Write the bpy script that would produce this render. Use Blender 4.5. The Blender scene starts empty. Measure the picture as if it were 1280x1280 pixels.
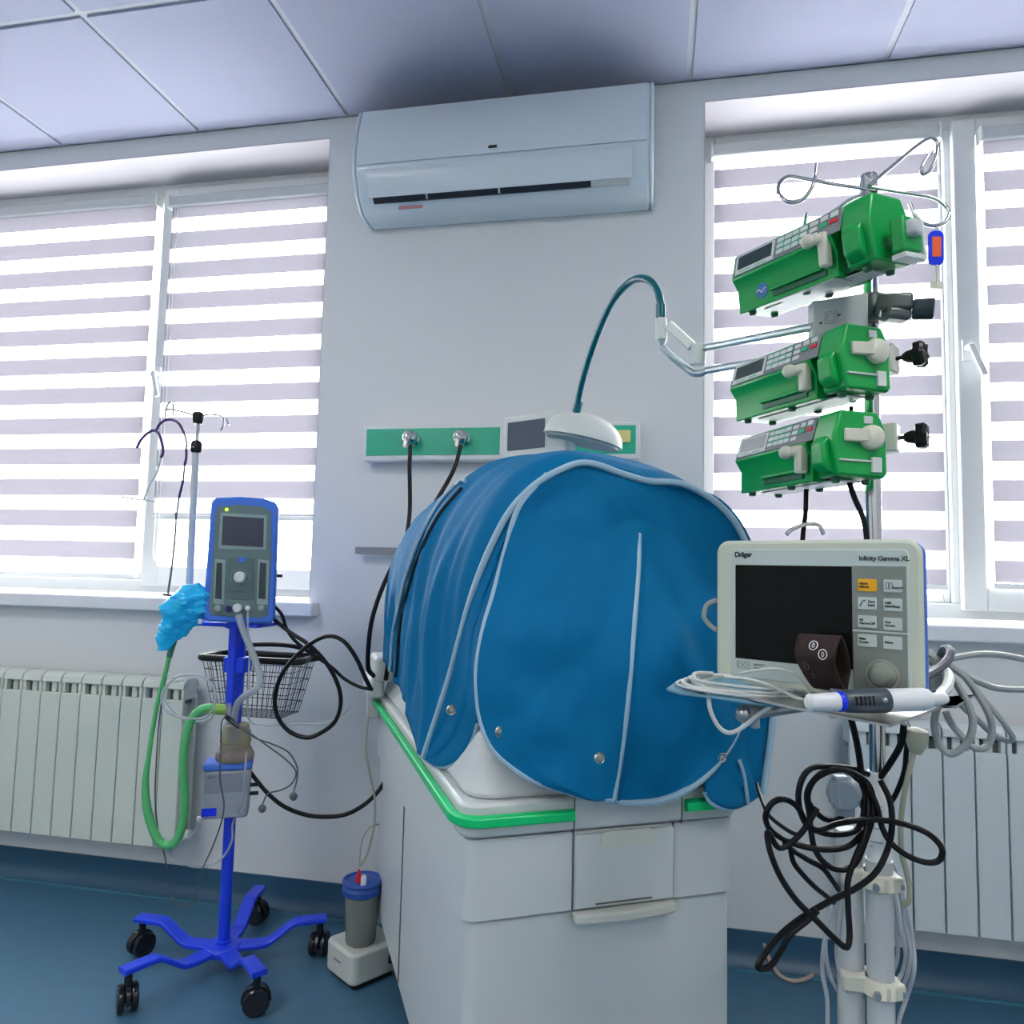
import bpy, bmesh, math, random
from mathutils import Vector, Matrix, noise
from mathutils.bvhtree import BVHTree
random.seed(7)
sc = bpy.context.scene
COL = sc.collection
PI = math.pi
def V(*a): return Vector(a)

# ------------------------------------------------------------------ camera
FPX = 915.25; YAW = -.1963; PIT = .0794; ROL = .0239
CAM = V(0, -2.375, 1.1525)
FW = V(math.sin(YAW)*math.cos(PIT), math.cos(YAW)*math.cos(PIT), math.sin(PIT))
S0 = V(math.cos(YAW), -math.sin(YAW), 0); U0 = S0.cross(FW)
SX = S0*math.cos(ROL) + U0*math.sin(ROL); UX = -S0*math.sin(ROL) + U0*math.cos(ROL)
def ray(u, v): return FW + SX*((u-640)/FPX) + UX*((640-v)/FPX)
def atD(u, v, D): return CAM + ray(u, v)*D                 # a photo point at depth D
def atY(u, v, Y):
    k = ray(u, v); return CAM + k*((Y-CAM.y)/k.y)
cd = bpy.data.cameras.new('camera'); cam = bpy.data.objects.new('camera', cd); COL.objects.link(cam)
cam.matrix_world = Matrix.Translation(CAM) @ Matrix((SX, UX, -FW)).transposed().to_4x4()
cd.sensor_width = 36; cd.lens = 36*FPX/1280; cd.clip_start = .01
sc.camera = cam

# ------------------------------------------------------------------ materials
MATS = {}
def mat(name, col, rough=.5, metal=0, bump=0, bscale=60, coat=0, var=0, emit=0, trans=0, alpha=1, sheen=0, spec=.5):
    if name in MATS: return MATS[name]
    m = bpy.data.materials.new(name); m.use_nodes = True; nt = m.node_tree; N = nt.nodes; L = nt.links
    b = N['Principled BSDF']
    c = (*col, 1)
    b.inputs['Base Color'].default_value = c; b.inputs['Roughness'].default_value = rough
    b.inputs['Metallic'].default_value = metal; b.inputs['Coat Weight'].default_value = coat
    b.inputs['Specular IOR Level'].default_value = spec
    b.inputs['Transmission Weight'].default_value = trans; b.inputs['Alpha'].default_value = alpha
    if sheen: b.inputs['Sheen Weight'].default_value = sheen
    if emit: b.inputs['Emission Color'].default_value = c; b.inputs['Emission Strength'].default_value = emit
    tc = N.new('ShaderNodeTexCoord'); nz = N.new('ShaderNodeTexNoise'); nz.inputs['Scale'].default_value = bscale
    nz.inputs['Detail'].default_value = 4
    L.new(tc.outputs['Object'], nz.inputs['Vector'])
    mr = N.new('ShaderNodeMapRange'); mr.inputs[3].default_value = max(rough-.05, 0); mr.inputs[4].default_value = min(rough+.05, 1)
    L.new(nz.outputs['Fac'], mr.inputs[0]); L.new(mr.outputs[0], b.inputs['Roughness'])
    if bump:
        bp = N.new('ShaderNodeBump'); bp.inputs['Strength'].default_value = bump; bp.inputs['Distance'].default_value = .003
        L.new(nz.outputs['Fac'], bp.inputs['Height']); L.new(bp.outputs[0], b.inputs['Normal'])
    if var:
        mx = N.new('ShaderNodeMix'); mx.data_type = 'RGBA'
        mx.inputs[6].default_value = tuple(x*(1-var) for x in col)+(1,); mx.inputs[7].default_value = tuple(min(1, x*(1+var)) for x in col)+(1,)
        n2 = N.new('ShaderNodeTexNoise'); n2.inputs['Scale'].default_value = bscale*.15
        L.new(tc.outputs['Object'], n2.inputs['Vector']); L.new(n2.outputs['Fac'], mx.inputs[0]); L.new(mx.outputs[2], b.inputs['Base Color'])
    MATS[name] = m; return m
def s2l(r, g, b):
    f = lambda c: (c/255/12.92) if c/255 <= .04045 else ((c/255+.055)/1.055)**2.4
    return (f(r), f(g), f(b))
WALL = mat('wall_paint', (.72, .735, .735), .45, bump=.05, bscale=180, var=.01)
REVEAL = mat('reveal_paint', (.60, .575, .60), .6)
CEIL = mat('ceiling_tile', (.37, .39, .51), .8, bump=.1, bscale=300, var=.015)
GRID = mat('ceiling_grid', (.46, .49, .54), .5)
FLOOR = mat('vinyl_floor', (.065, .165, .26), .38, bump=.06, bscale=120, var=.12)
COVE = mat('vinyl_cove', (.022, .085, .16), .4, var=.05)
SEAM = mat('weld_seam', (.06, .22, .31), .4)
WHITEP = mat('window_plastic', (.70, .72, .72), .35)
SILLM = mat('sill_board', (.80, .82, .85), .3)
ACM = mat('glossy_white_plastic', (.66, .74, .80), .22, coat=.3)
BLK = mat('black_rubber', (.005, .005, .006), .42, spec=.25)
BLKP = mat('black_plastic', (.008, .008, .009), .35, spec=.3)
DARK = mat('dark_slot', (.01, .012, .02), .5)
CHROME = mat('chrome', (.62, .62, .62), .14, metal=1)
STEEL = mat('brushed_steel', (.50, .50, .50), .3, metal=1)
INC = mat('incubator_plastic', (.60, .635, .63), .38, var=.01)
INC2 = mat('incubator_plastic_warm', (.62, .63, .56), .4)
GAP = mat('panel_gap', (.12, .12, .11), .7)
GRAIL = mat('green_bumper', (.0, .60, .18), .35)
PUMPG = mat('pump_green', (.0, .34, .062), .32, var=.03)
PUMPD = mat('pump_green_dark', (.0, .11, .045), .45)
PGREY = mat('keypad_grey', (.19, .21, .22), .5)
KEYW = mat('key_white', (.62, .66, .64), .5)
KEYG = mat('key_green', (.02, .45, .20), .5)
KEYR = mat('key_red', (.62, .02, .05), .5)
LCD = mat('lcd_glass', (.020, .045, .045), .18)
LCDL = mat('lcd_glass_pale', (.38, .38, .38), .2, var=.5, bscale=60)
IVORY = mat('ivory_plastic', (.60, .60, .50), .4)
LGREY = mat('light_grey_plastic', (.52, .55, .56), .4)
BEIGE = mat('monitor_case', (.56, .61, .50), .42)
BEZEL = mat('monitor_bezel', (.52, .60, .57), .42)
KPAD = mat('monitor_keypad', (.22, .25, .22), .5)
SCREEN = mat('screen_glass', (.005, .006, .006), .15, spec=.15)
BLUEP = mat('blue_plastic', (.06, .16, .62), .4)
TXT = mat('print_black', (.02, .025, .025), .6)
TXTW = mat('print_white', (.75, .75, .75), .6)
TXTG = mat('print_grey', (.16, .17, .17), .6)
ORANGE = mat('key_amber', (.85, .42, .0), .45)
STANDB = mat('stand_blue', (.012, .055, .80), .32)
UNITB = mat('unit_blue', (.05, .18, .72), .38)
UNITG = mat('unit_grey', (.13, .20, .20), .45)
UNITL = mat('unit_trim', (.28, .38, .38), .45)
CASTER = mat('caster_black', (.012, .014, .022), .22)
FAB = mat('cover_fabric', (.0, .150, .335), .72, bump=.8, bscale=26, var=.06, spec=.15)
PIPE = mat('cover_piping', (.33, .50, .62), .6)
SNAP = mat('snap_metal', (.62, .58, .50), .28, metal=1)
TEAL = mat('teal_sleeve', (.0, .12, .155), .22)
LAMPW = mat('lamp_white', (.70, .73, .69), .35)
ALU = mat('aluminium_tube', (.46, .53, .55), .35, metal=.6)
GASG = mat('panel_green', (.015, .46, .27), .25)
PANW = mat('panel_white', (.74, .77, .77), .35)
RADL = mat('radiator_enamel', (.66, .70, .62), .4)
RADR = mat('radiator_enamel_white', (.66, .71, .71), .4)
RADD = mat('radiator_inner', (.10, .12, .11), .7)
CABW = mat('cable_white', (.60, .63, .61), .45)
CABG = mat('cable_grey', (.33, .36, .35), .45)
CABB = mat('cable_beige', (.40, .41, .31), .5)
CABR = mat('cable_rose', (.55, .42, .36), .5)
CUFF = mat('cuff_brown', (.038, .025, .023), .85, bump=.3, bscale=200, spec=.2)
CUFFI = mat('cuff_inner', (.008, .008, .008), .8)
PURP = mat('purple_rubber', (.045, .012, .14), .4)
ADAPT = mat('adapter_grey', (.20, .25, .29), .4)
HOSEG = mat('green_hose', (.10, .48, .17), .35, var=.05)
LIDB = mat('lid_blue', (.02, .08, .38), .4)
RED = mat('red_plug', (.7, .01, .02), .4)
TAGB = mat('tag_blue', (.0, .03, .80), .35)
TAGO = mat('tag_paper', (.85, .12, .03), .6)
LED = mat('led_green', (.35, 1.0, .02), .4, emit=2.0)
WHT = mat('white_plastic', (.72, .74, .75), .35)
PUMPB = mat('suction_base', (.58, .60, .55), .45)

def glassy(name, col, tw, rough=.05):       # a clear wall thin enough not to bend light
    m = bpy.data.materials.new(name); m.use_nodes = True; nt = m.node_tree; N = nt.nodes; L = nt.links
    N.remove(N['Principled BSDF']); o = N['Material Output']
    t = N.new('ShaderNodeBsdfTransparent'); t.inputs[0].default_value = (*col, 1)
    g = N.new('ShaderNodeBsdfPrincipled'); g.inputs['Base Color'].default_value = (*col, 1); g.inputs['Roughness'].default_value = rough
    mx = N.new('ShaderNodeMixShader'); mx.inputs[0].default_value = tw
    L.new(t.outputs[0], mx.inputs[1]); L.new(g.outputs[0], mx.inputs[2]); L.new(mx.outputs[0], o.inputs[0]); return m
PANE = glassy('window_glass', (.96, .98, .98), .06)
CLEAR = glassy('clear_tubing', (.72, .76, .78), .45, .2)
CLEARP = glassy('clear_plastic', (.80, .84, .80), .28, .15)
JAR = glassy('smoked_jar', (.42, .46, .42), .45, .2)
AMBER = glassy('amber_chamber', (.66, .62, .46), .38, .12)
REDW = glassy('chamber_base', (.60, .50, .42), .42, .15)
BAG = glassy('blue_film', (.02, .60, .98), .8, .25)
POUCH = glassy('blue_pouch', (.25, .50, .62), .6, .3)
HOODM = glassy('hood_acrylic', (.9, .95, .95), .15, .05)

def blind_mat(name, z0, period=.1262, duty=.455):
    m = bpy.data.materials.new(name); m.use_nodes = True; nt = m.node_tree; N = nt.nodes; L = nt.links
    N.remove(N['Principled BSDF']); o = N['Material Output']
    g = N.new('ShaderNodeNewGeometry'); sp = N.new('ShaderNodeSeparateXYZ'); L.new(g.outputs['Position'], sp.inputs[0])
    def mth(op, a, b=None):
        x = N.new('ShaderNodeMath'); x.operation = op
        if isinstance(a, (int, float)): x.inputs[0].default_value = a
        else: L.new(a, x.inputs[0])
        if b is not None:
            if isinstance(b, (int, float)): x.inputs[1].default_value = b
            else: L.new(b, x.inputs[1])
        return x.outputs[0]
    fr = mth('FRACT', mth('DIVIDE', mth('SUBTRACT', sp.outputs[2], z0-period*40), period))
    sheer = mth('LESS_THAN', fr, duty)
    # dense band: woven voile that lets a little light through
    d1 = N.new('ShaderNodeBsdfDiffuse'); d1.inputs[0].default_value = (.36, .345, .39, 1)
    t1 = N.new('ShaderNodeBsdfTranslucent'); t1.inputs[0].default_value = (.160, .150, .176, 1)
    m1 = N.new('ShaderNodeMixShader'); m1.inputs[0].default_value = .25; L.new(d1.outputs[0], m1.inputs[1]); L.new(t1.outputs[0], m1.inputs[2])
    d2 = N.new('ShaderNodeBsdfTransparent'); d2.inputs[0].default_value = (.95, .94, .96, 1)
    t2 = N.new('ShaderNodeBsdfTranslucent'); t2.inputs[0].default_value = (.95, .93, .96, 1)
    m2 = N.new('ShaderNodeMixShader'); m2.inputs[0].default_value = .35; L.new(d2.outputs[0], m2.inputs[1]); L.new(t2.outputs[0], m2.inputs[2])
    mm = N.new('ShaderNodeMixShader'); L.new(sheer, mm.inputs[0]); L.new(m1.outputs[0], mm.inputs[1]); L.new(m2.outputs[0], mm.inputs[2])
    L.new(mm.outputs[0], o.inputs[0]); return m

# ------------------------------------------------------------------ mesh builder
def frame(d):
    d = d.normalized(); a = V(0, 0, 1) if abs(d.z) < .9 else V(1, 0, 0)
    x = a.cross(d).normalized(); return x, d.cross(x)
class MB:
    def __init__(s): s.v = []; s.f = []
    def add(s, vs, fs):
        k = len(s.v); s.v += [Vector(p) for p in vs]; s.f += [tuple(i+k for i in f) for f in fs]; return s
    def box(s, x0, x1, y0, y1, z0, z1, M=None):
        vs = [V(x, y, z) for z in (z0, z1) for y in (y0, y1) for x in (x0, x1)]
        if M: vs = [M @ p for p in vs]
        return s.add(vs, [(0, 2, 3, 1), (4, 5, 7, 6), (0, 1, 5, 4), (2, 6, 7, 3), (0, 4, 6, 2), (1, 3, 7, 5)])
    def obox(s, a, b, w, h, up=V(0, 0, 1)):
        d = (b-a).normalized(); x = d.cross(up).normalized()*w/2; z = x.normalized().cross(d)*h/2
        vs = [p+sx*x+sz*z for p in (a, b) for sx, sz in ((-1, -1), (1, -1), (1, 1), (-1, 1))]
        return s.add(vs, [(0, 1, 2, 3), (7, 6, 5, 4), (0, 4, 5, 1), (1, 5, 6, 2), (2, 6, 7, 3), (3, 7, 4, 0)])
    def cyl(s, a, b, r0, r1=None, n=20):
        r1 = r0 if r1 is None else r1
        x, y = frame(b-a); vs = []
        for p, r in ((a, r0), (b, r1)):
            vs += [p+(x*math.cos(2*PI*i/n)+y*math.sin(2*PI*i/n))*r for i in range(n)]
        fs = [(i, (i+1) % n, n+(i+1) % n, n+i) for i in range(n)]
        return s.add(vs, fs+[tuple(range(n))[::-1], tuple(range(n, 2*n))])
    def lathe(s, prof, o=V(0, 0, 0), d=V(0, 0, 1), n=24, x=None, sc2=1):
        if x is None: x, y = frame(d)
        else: y = d.cross(x)
        vs = []
        for r, h in prof: vs += [o+d*h+(x*math.cos(2*PI*i/n)+y*math.sin(2*PI*i/n)*sc2)*max(r, 1e-5) for i in range(n)]
        fs = [(k*n+i, k*n+(i+1) % n, (k+1)*n+(i+1) % n, (k+1)*n+i) for k in range(len(prof)-1) for i in range(n)]
        fs += [tuple(range(n))[::-1], tuple(range((len(prof)-1)*n, len(prof)*n))]
        return s.add(vs, fs)
    def tube(s, pts, r, n=10, closed=False):
        pts = [Vector(p) for p in pts]; m = len(pts); vs = []
        rr = r if isinstance(r, (list, tuple)) else [r]*m
        t0 = (pts[1]-pts[0]).normalized(); x, y = frame(t0)
        for i, p in enumerate(pts):
            if closed: t = (pts[(i+1) % m]-pts[i-1])
            else: t = pts[min(i+1, m-1)]-pts[max(i-1, 0)]
            if t.length < 1e-9: t = t0
            t = t.normalized(); x = (x-t*x.dot(t)).normalized(); y = t.cross(x)
            vs += [p+(x*math.cos(2*PI*k/n)+y*math.sin(2*PI*k/n))*rr[i] for k in range(n)]
        fs = []
        for i in range(m if closed else m-1):
            j = (i+1) % m; fs += [(i*n+k, i*n+(k+1) % n, j*n+(k+1) % n, j*n+k) for k in range(n)]
        if not closed: fs += [tuple(range(n))[::-1], tuple(range((m-1)*n, m*n))]
        return s.add(vs, fs)
    def prism(s, poly, M, h):      # poly in M's xy plane, extruded h along M's z
        n = len(poly); vs = [M @ V(a, b, 0) for a, b in poly]+[M @ V(a, b, h) for a, b in poly]
        return s.add(vs, [tuple(range(n))[::-1], tuple(range(n, 2*n))]+[(i, (i+1) % n, n+(i+1) % n, n+i) for i in range(n)])
    def ball(s, c, r, n=16, m=10, sc3=(1, 1, 1)):
        prof = [(r*math.sin(PI*k/m), -r*math.cos(PI*k/m)) for k in range(m+1)]
        k0 = len(s.v); s.lathe(prof, V(0, 0, 0), V(0, 0, 1), n)
        for i in range(k0, len(s.v)): p = s.v[i]; s.v[i] = c+V(p.x*sc3[0], p.y*sc3[1], p.z*sc3[2])
        return s
    def grid(s, rows, closed=False):
        m = len(rows); n = len(rows[0]); vs = [p for r in rows for p in r]
        return s.add(vs, [(i*n+j, i*n+(j+1) % n, (i+1)*n+(j+1) % n, (i+1)*n+j) for i in range(m-1) for j in range(n if closed else n-1)])
    def build(s, name, m, parent=None, bevel=0, smooth=True, solid=0, seg=2, sub=0):
        me = bpy.data.meshes.new(name); me.from_pydata([tuple(p) for p in s.v], [], s.f)
        bm = bmesh.new(); bm.from_mesh(me); bmesh.ops.recalc_face_normals(bm, faces=bm.faces); bm.to_mesh(me); bm.free()
        if smooth:
            me.shade_smooth(); me.set_sharp_from_angle(angle=math.radians(38))
        me.materials.append(m)
        o = bpy.data.objects.new(name, me); COL.objects.link(o)
        if parent: o.parent = parent
        if solid:
            q = o.modifiers.new('solid', 'SOLIDIFY'); q.thickness = solid; q.offset = -1
        if bevel:
            q = o.modifiers.new('bevel', 'BEVEL'); q.width = bevel; q.segments = seg; q.limit_method = 'ANGLE'; q.angle_limit = math.radians(40)
        if sub:
            q = o.modifiers.new('sub', 'SUBSURF'); q.levels = sub; q.render_levels = sub
        return o
def B(): return MB()
def tag(o, label=None, cat=None, group=None, kind=None):
    if label: o['label'] = label
    if cat: o['category'] = cat
    if group: o['group'] = group
    if kind: o['kind'] = kind
    return o
def thing(name, label, cat, loc=(0, 0, 0), rz=0, group=None):
    o = bpy.data.objects.new(name, None); COL.objects.link(o); o.empty_display_size = .05
    o.location = loc; o.rotation_euler = (0, 0, rz); tag(o, label, cat, group); return o
def struct(o): o['kind'] = 'structure'; return o
def worldparent(o, root):
    # keep a mesh built in world coordinates in place under a moved root
    M = (Matrix.Translation(root.location) @ root.rotation_euler.to_matrix().to_4x4()).inverted()
    o.data.transform(M); o.parent = root; return o
def cr(pts, k=10, closed=False):      # Catmull-Rom through the points
    P = [Vector(p) for p in pts]; n = len(P); out = []
    for i in range(n if closed else n-1):
        if closed: a, b, c, d = P[i-1], P[i], P[(i+1) % n], P[(i+2) % n]
        else:
            b, c = P[i], P[i+1]; a = P[i-1] if i else b*2-c; d = P[i+2] if i+2 < n else c*2-b
        for j in range(k):
            t = j/k
            out.append(.5*((2*b)+(c-a)*t+(2*a-5*b+4*c-d)*t*t+(3*b-a-3*c+d)*t**3))
    if not closed: out.append(P[-1])
    return out
def cable(name, m, pts, r, label=None, cat='cable', root=None, n=8, k=8, group=None):
    # pts: (u, v, depth) read from the photo, or Vectors
    P = [p if isinstance(p, Vector) else atD(*p) for p in pts]
    o = B().tube(cr(P, k), r, n).build(name, m)
    if root: worldparent(o, root)
    if label: tag(o, label, cat, group)
    return o
def text(name, s, size, M, m, parent, align='LEFT', bold=0, spacing=1, line=1):
    c = bpy.data.curves.new(name, 'FONT'); c.body = s; c.size = size; c.align_x = align; c.extrude = .0002; c.offset = bold
    c.space_character = spacing; c.space_line = line; c.resolution_u = 3
    t = bpy.data.objects.new(name, c); COL.objects.link(t); bpy.context.view_layer.update()
    me = bpy.data.meshes.new_from_object(t.evaluated_get(bpy.context.evaluated_depsgraph_get()))
    bpy.data.objects.remove(t); me.transform(M); me.materials.clear(); me.materials.append(m)
    o = bpy.data.objects.new(name, me); COL.objects.link(o); o.parent = parent; return o
def face_M(x, y, z, tilt=0):      # text lying on a local front face (facing -y)
    return Matrix.Translation((x, y, z)) @ Matrix.Rotation(PI/2+tilt, 4, 'X')

# ------------------------------------------------------------------ room
H = 2.784; XL, XR, YB = -3.5, 2.9, -4.8
struct(B().box(XL-.1, XR+.1, YB-.1, .3, -.1, 0).build('floor', FLOOR, smooth=False))
c = B().box(XL-.1, XR+.1, YB-.1, .3, H+.004, H+.1)
x0g = -.5074
ceil = struct(c.build('ceiling', GRID, smooth=False))
LAMPS = [(-3, 3, 'square ceiling light panel behind the camera, nearest one on the left'), (2, 3, 'square ceiling light panel behind the camera, nearest one on the right'), (-3, 6, 'square ceiling light panel behind the camera, far one on the left'), (2, 6, 'square ceiling light panel behind the camera, far one on the right')]
t = B()
for i in range(-6, 8):
    for j in range(0, 9):
        xa = max(x0g+.6*i+.011, XL); xb = min(x0g+.6*(i+1)-.011, XR); yb = -.6*j-.012 if j else -.012; ya = max(-.6*(j+1)+.012, YB)
        # panels of light take two bays behind the camera
        if xb-xa > .05 and yb-ya > .05 and (i, j) not in [q[:2] for q in LAMPS]: t.box(xa, xb, ya, yb, H-.003, H+.005)
tiles = t.build('ceiling_tiles', CEIL, ceil, smooth=False)
# back wall with two openings
W1 = (-3.02, -1.18); W2 = (.141, 1.745); WZ = (.985, 2.712)
w = B()
w.box(XL-.1, W1[0], 0, .3, 0, H); w.box(W1[1], W2[0], 0, .3, 0, H); w.box(W2[1], XR+.1, 0, .3, 0, H)
for a, b in (W1, W2): w.box(a, b, 0, .3, 0, WZ[0]); w.box(a, b, 0, .3, WZ[1], H)
struct(w.build('wall_back', WALL, smooth=False))
struct(B().box(XL-.1, XL, YB, 0, 0, H).build('wall_left', WALL, smooth=False))
struct(B().box(XR, XR+.1, YB, 0, 0, H).build('wall_right', WALL, smooth=False))
struct(B().box(XL-.1, XR+.1, YB-.1, YB, 0, H).build('wall_front', WALL, smooth=False))
# door in the wall behind the viewer
dr = struct(B().box(1.0, 1.95, YB, YB+.04, 0, 2.1).build('door_1', WHITEP, bevel=.004)); B().box(1.06, 1.89, YB+.04, YB+.05, .02, 2.05).build('leaf', PANW, dr, bevel=.003)
# coved skirting
prof = [(0, .10), (-.006, .10), (-.007, .045), (-.016, .018), (-.034, .004), (-.034, 0), (0, 0)]
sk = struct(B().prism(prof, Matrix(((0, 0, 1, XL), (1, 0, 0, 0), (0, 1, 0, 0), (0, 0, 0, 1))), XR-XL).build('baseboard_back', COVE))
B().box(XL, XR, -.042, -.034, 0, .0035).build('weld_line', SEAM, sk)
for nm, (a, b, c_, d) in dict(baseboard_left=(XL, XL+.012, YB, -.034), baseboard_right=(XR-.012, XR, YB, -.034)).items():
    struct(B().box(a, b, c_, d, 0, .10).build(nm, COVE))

def ringbox(mb, x0, x1, z0, z1, y0, y1, wl, wr, wb, wt):
    mb.box(x0, x0+wl, y0, y1, z0, z1); mb.box(x1-wr, x1, y0, y1, z0, z1)
    mb.box(x0+wl, x1-wr, y0, y1, z0, z0+wb); mb.box(x0+wl, x1-wr, y0, y1, z1-wt, z1)
def window(n, x0, x1, xm, open_left, sillx):
    z0, z1 = WZ[0]+.045, WZ[1]
    f = B(); ringbox(f, x0, x1, z0, z1, .205, .275, .05, .05, .05, .05); f.box(xm-.025, xm+.025, .205, .275, z0+.05, z1-.05)
    root = struct(f.build('window_%d' % n, WHITEP, bevel=.004))
    for k, (a, b) in enumerate(((x0+.05, xm-.025), (xm+.025, x1-.05))):
        op = (k == 0) == open_left
        s_ = B()
        if op: ringbox(s_, a-.03, b+.03, z0+.03, z1-.035, .178, .215, .07, .07, .075, .055)
        else: ringbox(s_, a, b, z0+.05, z1-.05, .225, .26, .02, .02, .03, .025)
        s_.build('sash', WHITEP, root, bevel=.005)
        g = B().box(a+.015, b-.015, .236, .240, z0+.06, z1-.06).build('pane', PANE, root, smooth=False)
        if op:
            hx = (a-.005) if not open_left else b+.005
            h = B().box(hx-.014, hx+.014, .168, .18, 1.86, 1.93); h.cyl(V(hx, .17, 1.90), V(hx, .145, 1.90), .010)
            sg = 1 if not open_left else -1
            h.obox(V(hx, .142, 1.905), V(hx+.035*sg, .130, 1.80), .018, .013, V(0, -1, 0)); h.build('handle', WHITEP, root, bevel=.003)
    B().box(sillx[0], sillx[1], -.055, .205, .978, 1.026).build('window_sill', SILLM, root, bevel=.006)
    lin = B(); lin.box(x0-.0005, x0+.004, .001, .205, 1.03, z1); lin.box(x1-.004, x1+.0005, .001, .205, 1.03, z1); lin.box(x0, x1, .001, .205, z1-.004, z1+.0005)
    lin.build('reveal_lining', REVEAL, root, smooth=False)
    return root
window(1, W1[0], W1[1], -1.985, False, (W1[0]-.05, W1[1]+.035))
window(2, W2[0], W2[1], .955, False, (W2[0]-.04, W2[1]+.05))

def blind(label, x0, x1, ztop, zbot, y, phase, cord=False):
    r = thing('roller_blind', label, 'blind', ((x0+x1)/2, y, zbot), group=None)
    cx = (x0+x1)/2; L_ = (x1-x0)/2
    B().box(-L_, L_, -.016, .022, ztop-zbot-.045, ztop-zbot).build('headrail', LGREY, r, bevel=.006)
    for s_ in (-1, 1): B().box(s_*L_-.004, s_*L_+.004, -.020, .024, ztop-zbot-.052, ztop-zbot+.004).build('end_cap', WHITEP, r, bevel=.002)
    rows = [[V(-L_+.008+(2*L_-.016)*i/12, 0, .012+(ztop-zbot-.045)*j/20) for i in range(13)] for j in range(21)]
    B().grid(rows).build('striped_fabric', blind_mat('zebra_fabric', phase), r)
    B().box(-L_+.004, L_-.004, -.006, .008, 0, .018).build('bottom_bar', WHITEP, r, bevel=.003)
    if cord:
        B().tube(cr([V(-L_+.03, -.012, ztop-zbot-.05), V(-L_+.028, -.014, .0), V(-L_+.03, -.014, -.14), V(-L_+.036, -.014, -.155), V(-L_+.042, -.014, -.14), V(-L_+.044, -.014, .1), V(-L_+.042, -.012, ztop-zbot-.05)]), .0016, 6).build('pull_chain', WHITEP, r)
    return r
blind('grey and white striped roller blind filling the left pane of the left window', -2.945, -2.025, 2.662, 1.083, .192, 2.4925)
blind('grey and white striped roller blind beside the blue stand, stopping above the sill', -1.945, -1.215, 2.628, 1.318, .160, 2.480, cord=True)
blind('grey and white striped roller blind behind the green syringe pumps', .180, .915, 2.668, 1.122, .192, 2.578)
blind('grey and white striped roller blind at the far right edge, right of the window handle', 1.025, 1.70, 2.628, 1.130, .160, 2.482)

# ------------------------------------------------------------------ radiators
def radiator(x0, n, m, label):
    r = thing('radiator', label, 'radiator', (x0, -.075, .2))
    P = .0805; Hh = .55
    for i in range(n):
        s_ = B(); a = i*P
        s_.box(a+.002, a+P-.002, -.045, -.030, 0, .487)            # front fin
        s_.box(a+.030, a+P-.030, -.030, .035, .01, Hh-.02)         # web
        s_.box(a+.004, a+P-.004, .030, .042, .02, .50)
        # curved top hood
        s_.prism([(-.045, .523), (-.040, .545), (-.022, .556), (.020, .556), (.038, .545), (.042, .52), (.030, .52), (.018, .538), (-.018, .538), (-.036, .523)],
                 Matrix(((0, 0, 1, a+.002), (1, 0, 0, 0), (0, 1, 0, 0), (0, 0, 0, 1))), P-.004)
        s_.box(a+.002, a+.014, -.040, .03, .485, .54); s_.box(a+P-.014, a+P-.002, -.040, .03, .485, .54)
        s_.build('section', m, r, bevel=.0025)
    B().box(.01, n*P-.01, -.022, .02, .02, .06).box(.01, n*P-.01, -.022, .02, .47, .515).build('header_tube', RADD, r, bevel=.004)
    B().box(.06, .085, .03, .075, .40, .44).box(n*P-.085, n*P-.06, .03, .075, .40, .44).build('wall_bracket', m, r)
    return r
rl = radiator(-2.53, 12, RADL, 'cream sectional radiator under the left window, behind the blue stand')
B().cyl(V(12*.0805-.005, -.0, .035), V(12*.0805+.025, 0, .035), .016).build('valve', WHT, rl)
rr_ = radiator(.535, 13, RADR, 'white sectional radiator under the right window, behind the metal pole')

# ------------------------------------------------------------------ air conditioner
ac = thing('air_conditioner', 'white wall-mounted split air conditioner between the two windows under the ceiling', 'air conditioner', (-.515, 0, 2.335))
Lx = .495
pr = [(-.001, .012), (-.055, .012), (-.100, .020), (-.145, .060), (-.178, .130), (-.182, .190), (-.172, .270), (-.150, .355), (-.140, .366), (-.001, .366)]
XM = lambda x: Matrix(((0, 0, 1, x), (1, 0, 0, 0), (0, 1, 0, 0), (0, 0, 0, 1)))
B().prism(pr, XM(-Lx+.012), 2*Lx-.024).build('housing', ACM, ac, bevel=.006)
for s_ in (-1, 1):
    pe = [(y*1.0-.001 if y < -.01 else y, z) for y, z in pr]
    B().prism(pe, XM(-Lx if s_ < 0 else Lx-.0115), .0115).build('end_panel', ACM, ac, bevel=.005)
# raised front door
fp = [(-.181, .150), (-.186, .150), (-.187, .195), (-.177, .275), (-.156, .355), (-.150, .352), (-.170, .272), (-.181, .195)]
B().prism(fp, XM(-Lx+.02), 2*Lx-.04).build('front_panel', ACM, ac, bevel=.0015)
# louver lies along the lower front slope
lv = [(-.148, .052), (-.153, .050), (-.186, .115), (-.184, .135), (-.178, .132), (-.178, .118)]
B().prism(lv, XM(-Lx+.05), 2*Lx-.115).build('louver', ACM, ac, bevel=.002)
ed = [(-.128, .040), (-.137, .038), (-.153, .054), (-.148, .060)]
B().prism(ed, XM(-Lx+.065), .73).build('air_outlet', DARK, ac)
B().prism(ed, XM(-Lx+.797), .12).build('outlet_lip', LGREY, ac)
for xx in (-.245, .0): B().prism([(a-.002, b+.001) for a, b in ed], XM(xx), .006).build('outlet_vane', LGREY, ac)
B().box(-.026, .002, -.190, -.1865, .166, .175).build('badge', DARK, ac, bevel=.001)
lab = B().box(-.35, -.265, -.1120, -.1105, .018, .030).build('label', mat('pink_label', (.55, .25, .28), .6), ac)
lab.data.transform(Matrix.Translation((0, -.004, .004)))

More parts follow.
